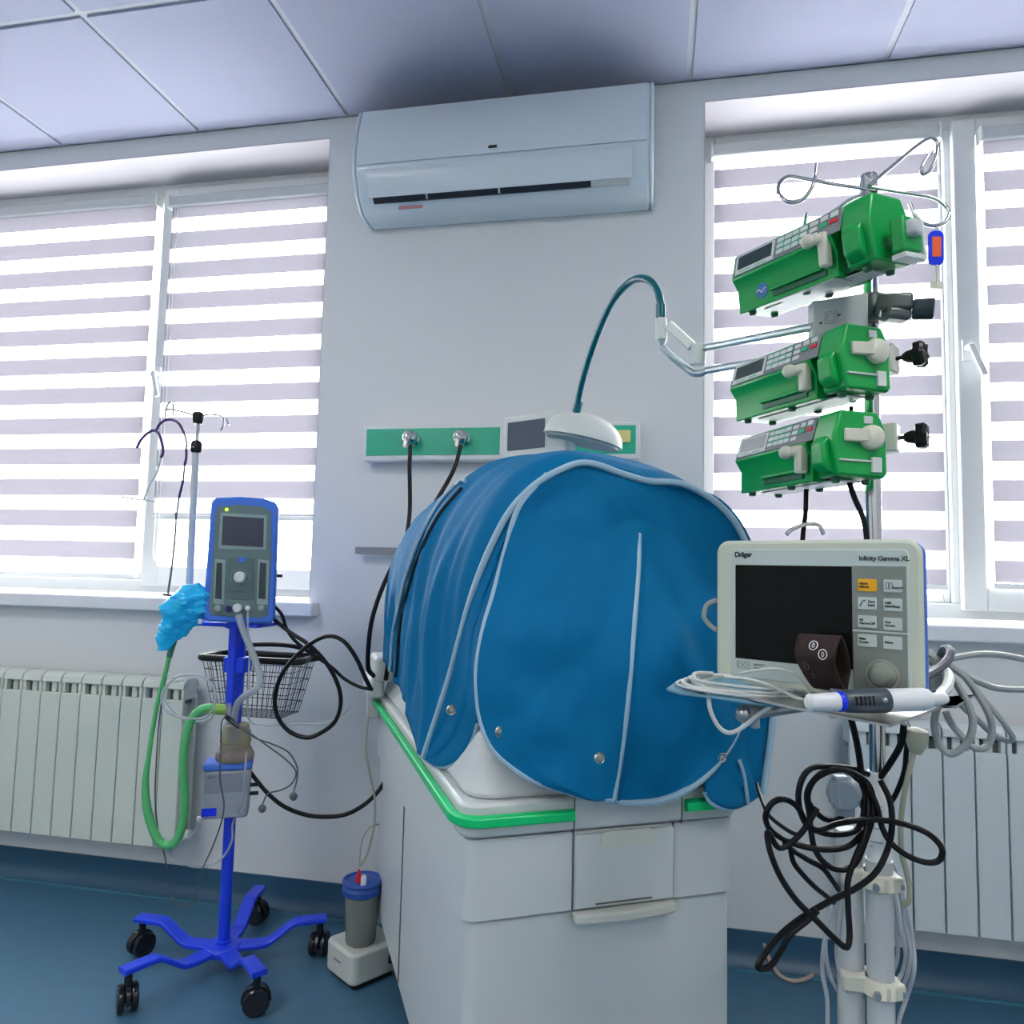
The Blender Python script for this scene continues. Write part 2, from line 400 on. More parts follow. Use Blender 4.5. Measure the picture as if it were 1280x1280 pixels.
# ------------------------------------------------------------------ medical gas panel
gp = thing('bedhead_panel', 'white wall panel with bright green fascia and two chrome gas outlets', 'gas panel', (-.52, 0, 1.527))
B().box(-.465, .465, -.058, 0, -.018, .104).build('casing', PANW, gp, bevel=.006)
B().box(-.450, .013, -.0605, -.057, .001, .092).build('green_fascia', GASG, gp, bevel=.001)
B().box(.10, .452, -.0605, -.057, .001, .092).build('green_fascia', GASG, gp, bevel=.001)
B().box(.03, .09, -.0605, -.057, .02, .075).build('blank_plate', PANW, gp, bevel=.001)
sk_ = B().box(.388, .436, -.066, -.060, .036, .076); sk_.build('socket', mat('yellow_socket', (.75, .68, .25), .5), gp, bevel=.003)
for X in (-.285, -.111):
    o = B(); o.lathe([(.024, 0), (.025, .008), (.021, .012), (.019, .03), (.023, .034), (.023, .044), (.014, .050), (.010, .062), (.004, .064)], V(X, -.060, .054), V(0, -1, 0)); g = o.build('gas_outlet', CHROME, gp)
    B().cyl(V(X-.004, -.112, .048), V(X-.006, -.118, .018), .008, .007).build('connector', STEEL, g)
for (pts, lb) in (([(513, 556, 2.16), (512, 585, 2.15), (512, 640, 2.14), (505, 690, 2.10), (492, 760, 2.08), (486, 820, 2.06), (482, 850, 2.06)], 'black gas hose hanging from the left chrome outlet'),
                  ([(576, 557, 2.14), (568, 585, 2.12), (552, 615, 2.08), (530, 650, 2.06), (495, 700, 2.02), (474, 745, 1.99), (463, 785, 1.98), (460, 832, 1.99), (467, 845, 2.02)], 'black gas hose curving from the right chrome outlet down behind the blue cover')):
    cable('gas_hose', BLK, pts, .0065, lb, 'hose')
wr = thing('wall_rail', 'short brushed steel equipment rail on the wall left of the blue cover', 'rail', (-.78, 0, 1.195))
B().box(-.222, .25, -.045, -.035, 0, .024).build('bar', mat('rail_grey', (.27, .27, .27), .4), wr, bevel=.002)
for x in (-.12, .15): B().cyl(V(x, 0, .012), V(x, -.037, .012), .008).build('spacer', STEEL, wr)

# small screen standing on a wall arm
D1 = 2.05
a = atD(628, 579, 2.10); b = atD(700, 566, 1.98)
wm = thing('wall_monitor', 'small white monitor with dark grey screen between the green panel halves', 'monitor', a, math.atan2((b-a).y, (b-a).x))
wd = (V(b.x, b.y, 0)-V(a.x, a.y, 0)).length
B().box(0, wd+.02, 0, .05, 0, .135).build('housing', LAMPW, wm, bevel=.008)
B().box(.018, wd*.74, -.003, .002, .034, .115).build('screen', mat('grey_screen', (.075, .10, .14), .3), wm, bevel=.001)
B().box(-.03, wd-.03, .01, .05, -.014, -.001).build('tray', LAMPW, wm, bevel=.003)
B().box(-.05, wd-.04, .008, .05, -.024, -.015).build('green_strip', GASG, wm)
B().box(.06, .10, .05, .20, .03, .07).build('wall_arm', LAMPW, wm, bevel=.004)
B().box(-.055, wd, .012, .06, -.075, -.026).build('module', LAMPW, wm, bevel=.005)

# ------------------------------------------------------------------ incubator
IA = math.radians(28.5); IO = V(-.3, -1.2, 0)
inc = thing('incubator', 'off-white infant incubator cabinet with green bumper rails and lower drawer', 'incubator', IO, IA)
W_, L_ = .505, 1.12
def rrect(x0, x1, y0, y1, r, n=6):
    out = []
    for cx, cy, a0 in ((x1-r, y0+r, -90), (x1-r, y1-r, 0), (x0+r, y1-r, 90), (x0+r, y0+r, 180)):
        out += [(cx+r*math.cos(math.radians(a0+90*i/n)), cy+r*math.sin(math.radians(a0+90*i/n))) for i in range(n+1)]
    return out
def slab(x0, x1, y0, y1, z0, z1, r, m, name, par, bevel=.003, tx=0, n=6):
    p0 = rrect(x0, x1, y0, y1, r, n); p1 = rrect(x0+tx, x1-tx, y0+tx, y1-tx, max(r-tx*.5, .003), n)
    k = len(p0); mb = MB(); mb.add([V(a, b, z0) for a, b in p0]+[V(a, b, z1) for a, b in p1],
        [tuple(range(k))[::-1], tuple(range(k, 2*k))]+[(i, (i+1) % k, k+(i+1) % k, k+i) for i in range(k)])
    return mb.build(name, m, par, bevel=bevel)
slab(.012, W_, .012, L_, .16, .583, .022, INC, 'lower_cabinet', inc)
slab(.004, W_+.002, .004, L_+.01, .587, .716, .022, INC, 'upper_cabinet', inc)
slab(-.004, W_+.006, -.004, L_+.02, .720, .775, .028, INC, 'trim_band', inc, bevel=.006)
slab(.008, W_, .008, L_, .775, .875, .05, INC, 'deck', inc, tx=.035, bevel=.01)
slab(.018, W_-.008, .018, L_-.01, .580, .722, .02, GAP, 'shadow_gap', inc)
B().box(.0095, .0125, .635, .639, .17, .58).build('side_seam', GAP, inc)
# drawer in the upper cabinet
dw = B().box(.192, .378, -.004, .03, .592, .712).build('drawer', INC, inc, bevel=.003)
for a_ in ((.1895, .192, .0015, .03, .59, .716), (.378, .3805, .0015, .03, .59, .716), (.188, .190, -.0052, .03, .718, .777), (.391, .393, -.0052, .03, .718, .777)): B().box(*a_).build('gap_line', GAP, inc)
hr = B().prism(rrect(.238, .338, .687, .715, .011, 5), Matrix(((1, 0, 0, 0), (0, 0, 1, -.0055), (0, 1, 0, 0), (0, 0, 0, 1))), .003); hr.build('handle_recess', INC2, dw)
lip = B()
pl = [(.190, -.004), (.192, -.014), (.230, -.021), (.285, -.023), (.340, -.021), (.376, -.014), (.380, -.004), (.380, .004), (.19, .004)]
lip.prism(pl, Matrix.Translation((0, 0, .572)), .017); lip.build('drawer_lip', INC2, dw, bevel=.004)
B().box(.23, .335, -.0052, -.003, .597, .5995).build('slot', GAP, dw)
# bumper rails
def bumper(path, z0, z1, name='green_bumper', out=.013):
    P = cr([V(x, y, 0) for x, y in path], 6); mb = MB(); rows = []
    for i, p in enumerate(P):
        t = (P[min(i+1, len(P)-1)]-P[max(i-1, 0)]).normalized(); nrm = V(t.y, -t.x, 0)
        rows.append([p+V(0, 0, z0)+nrm*.0, p+V(0, 0, z0+.003)+nrm*out, p+V(0, 0, z1-.003)+nrm*out, p+V(0, 0, z1)+nrm*.0])
    mb.grid(rows, closed=True); k = len(rows)
    mb.add(rows[0], [(0, 1, 2, 3)]); mb.add(rows[-1], [(3, 2, 1, 0)])
    return mb.build(name, GRAIL, inc, bevel=.0025)
bumper([(-.006, 1.10), (-.006, .8), (-.006, .5), (-.006, .2), (-.006, .06), (-.004, .028), (.005, .006), (.025, -.005), (.06, -.006), (.12, -.006), (.185, -.006)], .738, .759)
bumper([(.396, -.006), (.44, -.006), (.48, -.004), (.500, .006), (.509, .025), (.510, .06), (.510, .3), (.510, .7), (.510, 1.1)], .738, .759)
# latch blocks at the far left end
B().box(-.035, .02, .93, 1.06, .83, .90).box(-.045, .0, .98, 1.13, .775, .835).build('side_latch', INC, inc, bevel=.01)
B().box(-.035, .0, 1.07, 1.12, .70, .77).build('hinge_block', INC, inc, bevel=.006)
B().box(-.018, .012, 1.03, 1.07, .19, .25).build('hinge_block', INC2, inc, bevel=.004)
# acrylic hood, seen only at the slits of its cover
hd = slab(.05, W_-.03, .07, .82, .876, 1.26, .05, HOODM, 'hood', inc, tx=.07)
slab(.06, W_-.04, .08, .80, .877, .93, .03, WHT, 'mattress', inc, bevel=.01)
# chassis and castors
slab(.05, W_-.05, .06, L_-.06, .115, .16, .03, LGREY, 'chassis', inc)
def caster(par, x, y, r=.045, top=.115, m=CASTER, ang=0.):
    c_ = B(); R = Matrix.Translation((x, y, 0)) @ Matrix.Rotation(ang, 4, 'Z')
    c_.cyl(R @ V(0, 0, r+.008), R @ V(0, 0, top), .010)
    hood = [(r*1.12*math.cos(t_), r+r*1.12*math.sin(t_)) for t_ in [math.radians(q) for q in range(-10, 191, 20)]]
    c_.prism(hood, R @ Matrix(((1, 0, 0, 0), (0, 0, 1, -.006), (0, 1, 0, 0), (0, 0, 0, 1))), .012)
    o = c_.build('caster', m, par, bevel=.002)
    for s_ in (-1, 1): B().lathe([(r*.55, 0), (r*.95, .003), (r, .007), (r, .014), (r*.9, .018), (r*.3, .018)], R @ V(0, s_*.0065, r), (R.to_3x3() @ V(0, s_, 0)), 22).build('wheel', m, o)
    return o
for x in (.09, W_-.09):
    for y in (.12, L_-.12): caster(inc, x, y, .05, .12, ang=.4)

# ------------------------------------------------------------------ cover over the hood
cov = thing('incubator_cover', 'quilted blue fabric cover with pale piping draped over the incubator hood', 'cover', IO, IA)
def rs(poly, n):        # resample a smooth curve by length
    P = cr([V(*p, 0) if len(p) == 2 else V(*p) for p in poly], 12); d = [0]
    for i in range(1, len(P)): d.append(d[-1]+(P[i]-P[i-1]).length)
    out = []; j = 0
    for k in range(n):
        s_ = d[-1]*k/(n-1)
        while j < len(P)-2 and d[j+1] < s_: j += 1
        f_ = (s_-d[j])/max(d[j+1]-d[j], 1e-9); out.append(P[j].lerp(P[j+1], min(max(f_, 0), 1)))
    return out
SEC = [
 [(-.018, .275, .785), (.008, .19, .946), (.033, .125, 1.11), (.072, .09, 1.228), (.113, .07, 1.29), (.165, .062, 1.328), (.223, .06, 1.348), (.30, .06, 1.331), (.35, .06, 1.322), (.43, .058, 1.318), (.517, .055, 1.268), (.568, .055, 1.185), (.60, .05, 1.05), (.605, .04, .90), (.575, .03, .745)],
 [(-.024, .325, .79), (-.006, .24, .95), (.012, .18, 1.12), (.052, .14, 1.243), (.097, .125, 1.315), (.15, .115, 1.355), (.215, .11, 1.376), (.29, .11, 1.37), (.36, .11, 1.357), (.44, .11, 1.345), (.525, .12, 1.295), (.58, .13, 1.2), (.615, .13, 1.06), (.62, .12, .9), (.60, .11, .75)],
 [(-.024, .40, .83), (-.018, .33, .97), (-.004, .28, 1.12), (.030, .245, 1.248), (.080, .23, 1.327), (.140, .21, 1.372), (.205, .20, 1.393), (.28, .2, 1.398), (.36, .2, 1.39), (.45, .2, 1.368), (.53, .2, 1.315), (.59, .21, 1.22), (.625, .21, 1.07), (.625, .21, .91), (.61, .21, .77)],
 [(-.020, .52, .86), (-.022, .47, .98), (-.016, .43, 1.11), (.006, .41, 1.240), (.056, .40, 1.325), (.120, .39, 1.375), (.20, .385, 1.397), (.28, .38, 1.402), (.36, .38, 1.398), (.45, .38, 1.378), (.54, .38, 1.325), (.60, .38, 1.23), (.63, .38, 1.08), (.63, .38, .92), (.62, .38, .80)],
 [(-.018, .70, .88), (-.022, .66, 1.0), (-.020, .64, 1.11), (-.002, .63, 1.215), (.042, .62, 1.300), (.108, .61, 1.356), (.195, .6, 1.378), (.28, .6, 1.384), (.36, .6, 1.38), (.45, .6, 1.36), (.54, .6, 1.31), (.60, .6, 1.22), (.63, .6, 1.08), (.63, .6, .94), (.62, .6, .84)],
 [(-.016, .87, .893), (-.021, .85, 1.0), (-.018, .84, 1.09), (.000, .83, 1.185), (.044, .82, 1.262), (.112, .81, 1.315), (.195, .8, 1.34), (.28, .8, 1.35), (.36, .8, 1.345), (.45, .8, 1.33), (.53, .8, 1.28), (.59, .8, 1.19), (.61, .8, 1.07), (.61, .8, .95), (.60, .8, .86)],
 [(.002, .955, .905), (-.002, .95, .98), (.004, .945, 1.06), (.028, .94, 1.135), (.075, .93, 1.195), (.14, .92, 1.24), (.21, .915, 1.265), (.28, .91, 1.275), (.36, .91, 1.27), (.44, .91, 1.25), (.51, .91, 1.205), (.55, .91, 1.14), (.565, .91, 1.05), (.565, .91, .96), (.56, .91, .89)],
 [(.08, .985, .93), (.08, .985, 1.0), (.09, .98, 1.05), (.12, .975, 1.09), (.15, .97, 1.12), (.19, .965, 1.14), (.23, .96, 1.15), (.28, .955, 1.155), (.33, .95, 1.15), (.38, .95, 1.14), (.42, .945, 1.11), (.45, .94, 1.08), (.46, .94, 1.03), (.46, .94, .98), (.46, .94, .93)]]
NA = 110
secs = [rs(s_, NA) for s_ in SEC]
cols = []
for j in range(NA): cols.append(cr([s_[j] for s_ in secs], 12))
rows = [[cols[j][i] for j in range(NA)] for i in range(len(cols[0]))]
for i, r in enumerate(rows):
    edge = min(1, i/14); tail = min(1, (len(rows)-1-i)/8)
    for j, p in enumerate(r):
        a = j/(NA-1); side = max(0, 1-abs(p.z-1.0)/.36)
        # drapery folds running up the sides, softer over the top
        y_ = p.y+.25*(p.z-1.0)
        f = (.0055*math.sin(y_*52+4*noise.noise(V(y_*4, p.z*2, 1)))*(.35+.65*side) + .0045*math.sin(y_*97+5*noise.noise(V(y_*6, p.z*3, 7)))*side
             + .010*noise.noise(V(y_*8, p.z*3, a*3)) + .006*noise.noise(V(y_*22, p.z*7, 5)))
        nx = (-1 if a < .5 else 1)*min(1, abs(a-.5)*3.2); nzv = 1-abs(nx)*.8
        r[j] = p+V(nx, 0, nzv).normalized()*f*(.25+.75*edge)*tail
shell = B().grid(rows)
n0 = len(rows[-1]); shell.add(rows[-1]+[V(.27, .965, 1.02)], [(k, k+1, n0) for k in range(n0-1)])
shell_o = shell.build('top_panel', FAB, cov, solid=.006)
# front flap
SEAMX = [(.262, .765), (.283, .90), (.296, 1.05), (.304, 1.16), (.305, 1.222)]
FLL = [(.262, .765), (.21, .775), (.164, .790), (.115, .808), (.075, .834), (.042, .868), (.024, .91), (.017, .955), (.016, 1.0), (.026, 1.06), (.040, 1.11), (.060, 1.19), (.082, 1.262), (.13, 1.318), (.17, 1.335), (.219, 1.344)]
FLR = [(.262, .765), (.30, .757), (.35, .757), (.40, .770), (.450, .800), (.495, .850), (.528, .91), (.556, .97), (.572, 1.04), (.570, 1.11), (.548, 1.19), (.505, 1.262), (.44, 1.306), (.35, 1.316), (.28, 1.334), (.219, 1.344)]
def seamx(z): 
    z = max(.765, min(1.222, z)); 
    for (a, b), (c_, d) in zip(SEAMX, SEAMX[1:]):
        if z <= d: return a+(c_-a)*(z-b)/(d-b)
    return .305
def ss(a, b, x): t_ = max(0, min(1, (x-a)/(b-a))); return t_*t_*(3-2*t_)
def fy(x, z, step=True, amp=1):
    y = -.034+.090*ss(.95, 1.31, z)-.012*ss(0, 1, 1-abs(x-.28)/.27)*ss(1.33, 1.15, z)
    y += .085*max(0, (.17-x)/.17)**2*ss(1.33, 1.15, z)
    y += .034*max(0, (x-.42)/.15)**2*ss(1.30, 1.15, z)
    if step: y += .009*ss(.0, .012, x-seamx(z))*ss(1.24, 1.20, z)
    if not amp: return y
    y0_ = y; e = ss(1.34, 1.27, z)
    y += (.018*noise.noise(V(x*6, z*4.5, 2))+.007*noise.noise(V(x*15, z*11, 3))+.003*noise.noise(V(x*34, z*26, 4)))*e
    d = (x-.31)*.80+(z-1.23)*.50          # soft creases running down right from the top of the seam
    y += .014*math.exp(-((d)/.018)**2)*ss(.30, .36, x)*ss(.64, .42, x)+.011*math.exp(-((d-.07)/.02)**2)*ss(.33, .42, x)
    y -= .012*math.exp(-((d+.045)/.02)**2)*ss(.31, .40, x)
    d2 = (z-1.20)+.15*math.sin(x*16)*.3
    y += .007*math.exp(-(d2/.012)**2)*ss(.40, .33, x)*ss(.22, .28, x)
    y += .005*math.sin(46*z+14*x+3*noise.noise(V(x*4, z*6, 8)))*ss(.16, .03, x)+.005*math.sin(38*z-26*x+3*noise.noise(V(x*5, z*5, 1)))*ss(.02, .10, abs(x-.27))*.8
    return y0_+(y-y0_)*amp
cm = Matrix.Translation(IO) @ Matrix.Rotation(IA, 4, 'Z'); cmi = cm.inverted()
CL = cmi @ CAM
def proj0(x, z, y):            # outline measured on the cabinet's front plane, moved to its own depth
    q = V(x, 0, z); t_ = (y-CL.y)/(q.y-CL.y); return CL+(q-CL)*t_
def LP3(u, v, ly):
    k = cmi.to_3x3() @ ray(u, v); return CL+k*((ly-CL.y)/k.y)
def F3(x, z, step=True, off=0, amp=1): return proj0(x, z, fy(x, z, step, amp)+off)
NR = 90
Lp = rs(FLL, NR); Rp = rs(FLR, NR); rows = []
for i in range(NR):
    l, r = Lp[i], Rp[i]
    rows.append([F3(l.x+(r.x-l.x)*k/90, l.y+(r.y-l.y)*k/90, amp=min(1, k/9, (90-k)/9, (NR-1-i)/14, i/4)) for k in range(91)])
flap = B().grid(rows); flap_o = flap.build('front_flap', FAB, cov, solid=.006)
def pipe(P, r): return B().tube(P, r, 8).build('piping', PIPE, cov)
eL = [F3(p.x, p.y, off=-.001, amp=0) for p in rs(FLL[:14], 80)]; eR = [F3(p.x, p.y, off=-.001, amp=0) for p in rs(FLR[:11], 60)]
pipe(eL, .0062); pipe(eR, .0062)
pipe([F3(p.x, p.y, False, -.002) for p in rs(SEAMX, 40)], .0056)
# corner flaps tucked under the front flap
def corner(A_, B_):
    a = rs(A_, 50); b = rs(B_, 50); rows = []
    for i in range(50):
        rows.append([])
        for k in range(21):
            p = a[i].lerp(b[i], k/20); w_ = math.sin(PI*k/20)
            rows[-1].append(p+V(0, (.008*noise.noise(p*14)+.006*math.sin(k*.9+i*.12))*w_*min(1, i/8), 0))
    return B().grid(rows).build('corner_flap', FAB, cov, solid=.005)
hemL = [V(-.018, .275, .785), LP3(545, 956, .225), LP3(560, 957, .18), LP3(578, 946, .135), LP3(592, 922, .10), LP3(598, 903, .085)]
inner = [F3(*q, off=.016) for q in ((.028, .93), (.022, 1.0), (.034, 1.06), (.060, 1.15), (.10, 1.25))]
corner([V(*q)+V(.001, -.001, 0) for q in SEC[0][:5]], hemL+inner)
hemR = [V(.575, .03, .745), LP3(925, 1007, -.004), LP3(905, 1010, -.026), LP3(888, 1002, -.028), LP3(881, 990, -.028)]
corner([V(*q) for q in SEC[0][:9:-1]], hemR+[F3(*q, off=.016) for q in ((.44, .83), (.50, .90), (.54, .98), (.55, 1.1), (.50, 1.24))])
pipe(rs(hemL, 30), .0050); pipe(rs(hemR, 24), .0048)
pipe(rs([LP3(924, 950, -.012), LP3(930, 970, -.010), LP3(935, 1004, -.010)], 12), .0035)
P0 = rs(SEC[0], 140)
pipe([p+V(0, -.013, .003) for p in P0], .0064)

bv = BVHTree.FromPolygons([cm @ p for p in shell.v], shell.f); bvf = BVHTree.FromPolygons([cm @ p for p in flap.v], flap.f)
def hit(bvh, u, v, off=.003):
    h = bvh.ray_cast(CAM, ray(u, v).normalized())
    if h[0] is None: return None
    n = h[1]; n = n if n.dot(ray(u, v)) < 0 else -n
    return cmi @ (h[0]+n*off)
def on_shell(pix, r, m, name, k=6, off=.003, label=None):
    pp = cr([V(a, b, 0) for a, b in pix], k); P = [q for q in (hit(bv, p.x, p.y, off) for p in pp) if q]
    if len(P) > 3:
        o = B().tube(P, r, 8).build(name, m, cov)
        return o
slit = on_shell([(578, 610), (552, 640), (530, 680), (512, 730), (500, 785), (497, 830), (495, 846)], .0050, mat('slit_shadow', (.004, .010, .016), .9), 'slit_shade', off=.0005)  # near-black tube stands in for the shade inside the cover's slit
on_shell([(583, 603), (575, 604), (548, 632), (524, 678), (506, 732), (493, 788), (490, 826), (488, 844)], .0042, PIPE, 'piping', off=.004)
for u, v, q in ((564, 887, LP3(564, 887, .155)), (625, 914, None), (748, 947, None), (900, 946, None)):
    q = q or hit(bvf, u, v, 0)
    if q is None: continue
    B().lathe([(.0095, 0), (.0098, .002), (.008, .0042), (.0062, .0036), (.0050, .0025), (.0045, .0048), (.001, .0052)], q-V(0, .003, 0), V(-.15 if u < 600 else 0, -1, 0).normalized(), 20).build('snap_button', SNAP, cov)

# ------------------------------------------------------------------ infusion pole
PX, PYY = .358, -1.05
st = thing('infusion_pole', 'chrome and grey infusion pole with wire hooks, right of the covered incubator', 'pole', (PX, PYY, 0))
st_w = lambda o: worldparent(o, st)
B().lathe([(.0125, .60), (.0125, 1.845), (.0135, 1.846), (.0135, 1.856), (.009, 1.858)], n=20).build('pole', CHROME, st)
B().box(-.0125, .0125, -.0125, .0125, 1.76, 1.853).build('hook_head', CHROME, st, bevel=.003)
B().cyl(V(-.001, -.003, .10), V(-.001, -.003, .70), .0205, n=28).build('lower_tube', LGREY, st)
B().cyl(V(-.040, .022, .10), V(-.040, .022, .735), .021, n=28).build('rear_tube', LGREY, st)
B().lathe([(.0205, .66), (.018, .70), (.0172, .71), (.0172, .830), (.0165, .838)], V(0, -.001, 0), n=24).build('sleeve', PANW, st)
for z in (.668, .505):
    k = B(); k.lathe([(.027, -.013), (.029, -.010), (.029, .010), (.027, .013)], V(-.001, -.003, z)); k.box(-.060, -.005, -.012, .030, z-.013, z+.013); k.obox(V(-.006, -.022, z), V(.028, -.008, z), .026, .024)
    o = k.build('clamp_ring', IVORY, st, bevel=.004)
    for dx, dy in ((-.012, -.031), (.029, -.016)): B().cyl(V(dx, dy+.004, z-.002), V(dx-.003, dy-.007, z-.002), .0052).build('screw', ADAPT, o)
for k in range(5):
    t_ = math.radians(-150+72*k); e = V(math.cos(t_), math.sin(t_), 0)*.30
    B().obox(V(0, 0, .11), V(0, 0, .10)+e, .05, .028).build('leg', LGREY, st, bevel=.006); caster(st, e.x, e.y, .036, .10, ang=t_)
B().lathe([(.06, .085), (.062, .13), (.04, .15)], n=24).build('hub', LGREY, st)
hk = [
 [(1083, 236, 1.262), (1040, 230, 1.24), (1003, 223, 1.215), (985, 221, 1.20), (974, 230, 1.19), (974, 243, 1.18), (987, 253, 1.17), (1002, 250, 1.165), (1014, 236, 1.16), (1019, 220, 1.16), (1021, 205, 1.165)],
 [(1086, 232, 1.262), (1115, 208, 1.28), (1145, 183, 1.30), (1162, 173, 1.31), (1171, 178, 1.312), (1171, 195, 1.31), (1162, 213, 1.305), (1154, 218, 1.30), (1152, 210, 1.298), (1161, 194, 1.30), (1165, 188, 1.30)],
 [(1089, 234, 1.262), (1125, 240, 1.25), (1162, 246, 1.235), (1178, 254, 1.228), (1186, 266, 1.225), (1182, 277, 1.222), (1170, 282, 1.22), (1156, 280, 1.22), (1144, 270, 1.222), (1137, 254, 1.225)],
 [(1084, 240, 1.27), (1062, 250, 1.30), (1042, 264, 1.33), (1020, 277, 1.36), (1010, 285, 1.37), (1004, 290, 1.37), (1006, 278, 1.36), (1008, 266, 1.35)]]
for h in hk: st_w(B().tube(cr([atD(*p) for p in h], 8), .0033, 10).build('hook', CHROME))

# monitor tray and cross rail
mA = atD(920, 706, 1.04); mB = atD(1065, 711, .936)
mx = V(mB.x-mA.x, mB.y-mA.y, 0).normalized(); mang = math.atan2(mx.y, mx.x); my = V(-mx.y, mx.x, 0)
MONO = V(mA.x, mA.y, 0)
def onM(u, v, y=0):           # local (x, z) on the monitor's front plane
    k = ray(u, v); t_ = ((MONO+my*y-CAM).dot(my))/k.dot(my); q = CAM+k*t_-MONO; return q.dot(mx), q.z
mx0, mz1 = onM(895, 676); mx1, _ = onM(1156, 690); _, mz0 = onM(900, 843)
mz0 = onM(1100, 888)[1] if False else mz0-.012
mon = thing('patient_monitor', 'beige patient monitor with black screen and a column of grey keys', 'monitor', V(mA.x, mA.y, mz0), mang)
def mz(z): return z-mz0
Hh = mz1-mz0
# case: rounded front shell, tapering body and blue rear rim
def rslab(x0, x1, z0, z1, y0, y1, r, name, m, par, bevel=.003, sx=0, n=6):
    p0 = rrect(x0, x1, z0, z1, r, n); p1 = rrect(x0+sx, x1-sx, z0+sx, z1-sx, max(r-sx*.3, .002), n); k = len(p0)
    mb = MB(); mb.add([V(a, y0, b) for a, b in p0]+[V(a, y1, b) for a, b in p1], [tuple(range(k)), tuple(range(k, 2*k))[::-1]]+[(i, k+i, k+(i+1) % k, (i+1) % k) for i in range(k)])
    return mb.build(name, m, par, bevel=bevel)
rslab(mx0, mx1-.003, 0, Hh, 0, .010, .018, 'front_shell', BEIGE, mon, bevel=.005)
rslab(mx0+.002, mx1-.002, .001, Hh-.001, .0102, .018, .018, 'blue_rim', BLUEP, mon, bevel=.002)
rslab(mx0+.006, mx1-.008, .004, Hh-.006, .0185, .062, .018, 'rear_case', BEIGE, mon, bevel=.004, sx=.030)
bz = [onM(910, 690), onM(1135, 690)]
sx0, sz1 = onM(920, 706); sx1, _ = onM(1065, 711); _, sz0 = onM(920, 822)
kx1, _ = onM(1134, 760)
rslab(sx0-.006, kx1+.003, .012, mz(sz1)+.022, -.0012, .002, .008, 'bezel', BEZEL, mon, bevel=.001)
B().box(sx0, sx1, -.0022, .0, mz(sz0), mz(sz1)).build('screen', SCREEN, mon, bevel=.0006)
B().box(sx1+.0005, kx1, -.0022, .0, .012, mz(sz1)+.001).build('keypad', KPAD, mon, bevel=.0006)
_, lz = onM(1100, 790); B().box(sx1+.0005, kx1+.002, -.0032, -.0018, mz(lz)-.001, mz(lz)+.001).build('divider_line', BEZEL, mon)
keys = [((1085, 739.5), ORANGE, 'Alarm\nSilence'), ((1117, 744), BEZEL, '      Record'), ((1085, 754+.0+9.5), BEZEL, '     Zero\n     Lead'), ((1117, 767), BEZEL, 'NBP\nStart/Stop'),
        ((1085, 777.5+9), BEZEL, 'All\nAlarms Off'), ((1117, 790.5), BEZEL, 'Fast\nAccess'), ((1085, 801+9), BEZEL, 'Main\nScreen'), ((1117, 813.5), BEZEL, 'Menu')]
keys = [((1085, 731.5), ORANGE, 'Alarm\nSilence'), ((1117, 732.5), BEZEL, '       \n       Record'), ((1085, 754), BEZEL, '         Zero\n         Lead'), ((1117, 756), BEZEL, 'NBP\nStart/Stop'),
        ((1085, 777), BEZEL, 'All\nAlarms Off'), ((1117, 780), BEZEL, 'Fast\nAccess'), ((1085, 800.5), BEZEL, 'Main\nScreen'), ((1117, 803.5), BEZEL, 'Menu')]
for (u, v), m_, s_ in keys:
    cx, cz = onM(u, v); cz = mz(cz); xa, _ = onM(u-11.7, v); xb, _ = onM(u+11.7, v)
    kk = B().prism(rrect(xa, xb, cz-.0077, cz+.0077, .0015, 3), Matrix(((1, 0, 0, 0), (0, 0, 1, -.0036), (0, 1, 0, 0), (0, 0, 0, 1))), .002).build('key', m_, mon, bevel=.0003)
    text('lettering', s_, .0041, face_M(xa+.0018, -.0038, cz+.0008 if '\n' in s_ else cz-.001), TXT, kk, bold=.00016, line=1.0)
    if 'Record' in s_:
        for q in (0, .0042): 
            ic = B(); x_ = xa+.0025+q; ringbox(ic, x_, x_+.0036, cz-.0035, cz+.004, -.0041, -.0036, .0004, .0004, .0004, .0004); ic.build('icon', TXT, kk)
    if 'Zero' in s_: B().tube([V(xa+.003, -.004, cz-.004), V(xa+.0035, -.004, cz-.002), V(xa+.006, -.004, cz+.003), V(xa+.0085, -.004, cz+.004), V(xa+.0085, -.004, cz+.002)], .0005, 6).build('icon', TXT, kk)
dx_, dz_ = onM(1104, 844)
dial = B().lathe([(.0192, 0), (.0192, .001), (.0186, .0012), (.0184, .0006)], V(dx_, -.0022, mz(dz_)), V(0, -1, 0), 32).build('dial_ring', mat('dial_ring_grey', (.34, .37, .31), .45), mon)
B().lathe([(.0165, 0), (.0155, .005), (.0110, .008), (.0105, .016), (.0085, .0175)], V(dx_, -.0024, mz(dz_)), V(0, -1, 0), 32).build('dial_knob', mat('dial_grey', (.21, .235, .195), .45), mon)
tx_, tz_ = onM(919, 696); text('brand_lettering', 'Dräger', .0098, face_M(tx_, -.0015, mz(tz_)), TXT, mon, bold=.0004, spacing=.88)
tx_, tz_ = onM(1074, 700.5); text('model_lettering', 'Infinity Gamma XL', .0082, face_M(tx_, -.0015, mz(tz_)), TXT, mon, bold=.0002, spacing=.94)
tx_, tz_ = onM(927, 831); ic = B(); ringbox(ic, tx_-.006, tx_+.012, mz(tz_)-.0045, mz(tz_)+.0055, -.0018, -.0012, .0004, .0004, .0004, .0004)
for q in (-.0015, .0065): ic.tube([V(tx_+q+.003*math.cos(a_), -.0015, mz(tz_)+.0005+.003*math.sin(a_)) for a_ in [2*PI*i/14 for i in range(14)]], .0003, 5, True)
ic.build('icon', TXTG, mon)
text('small_lettering', 'INFINITY\nGamma', .0042, face_M(tx_+.018, -.0015, mz(tz_)+.001), TXTG, mon, bold=.0001)
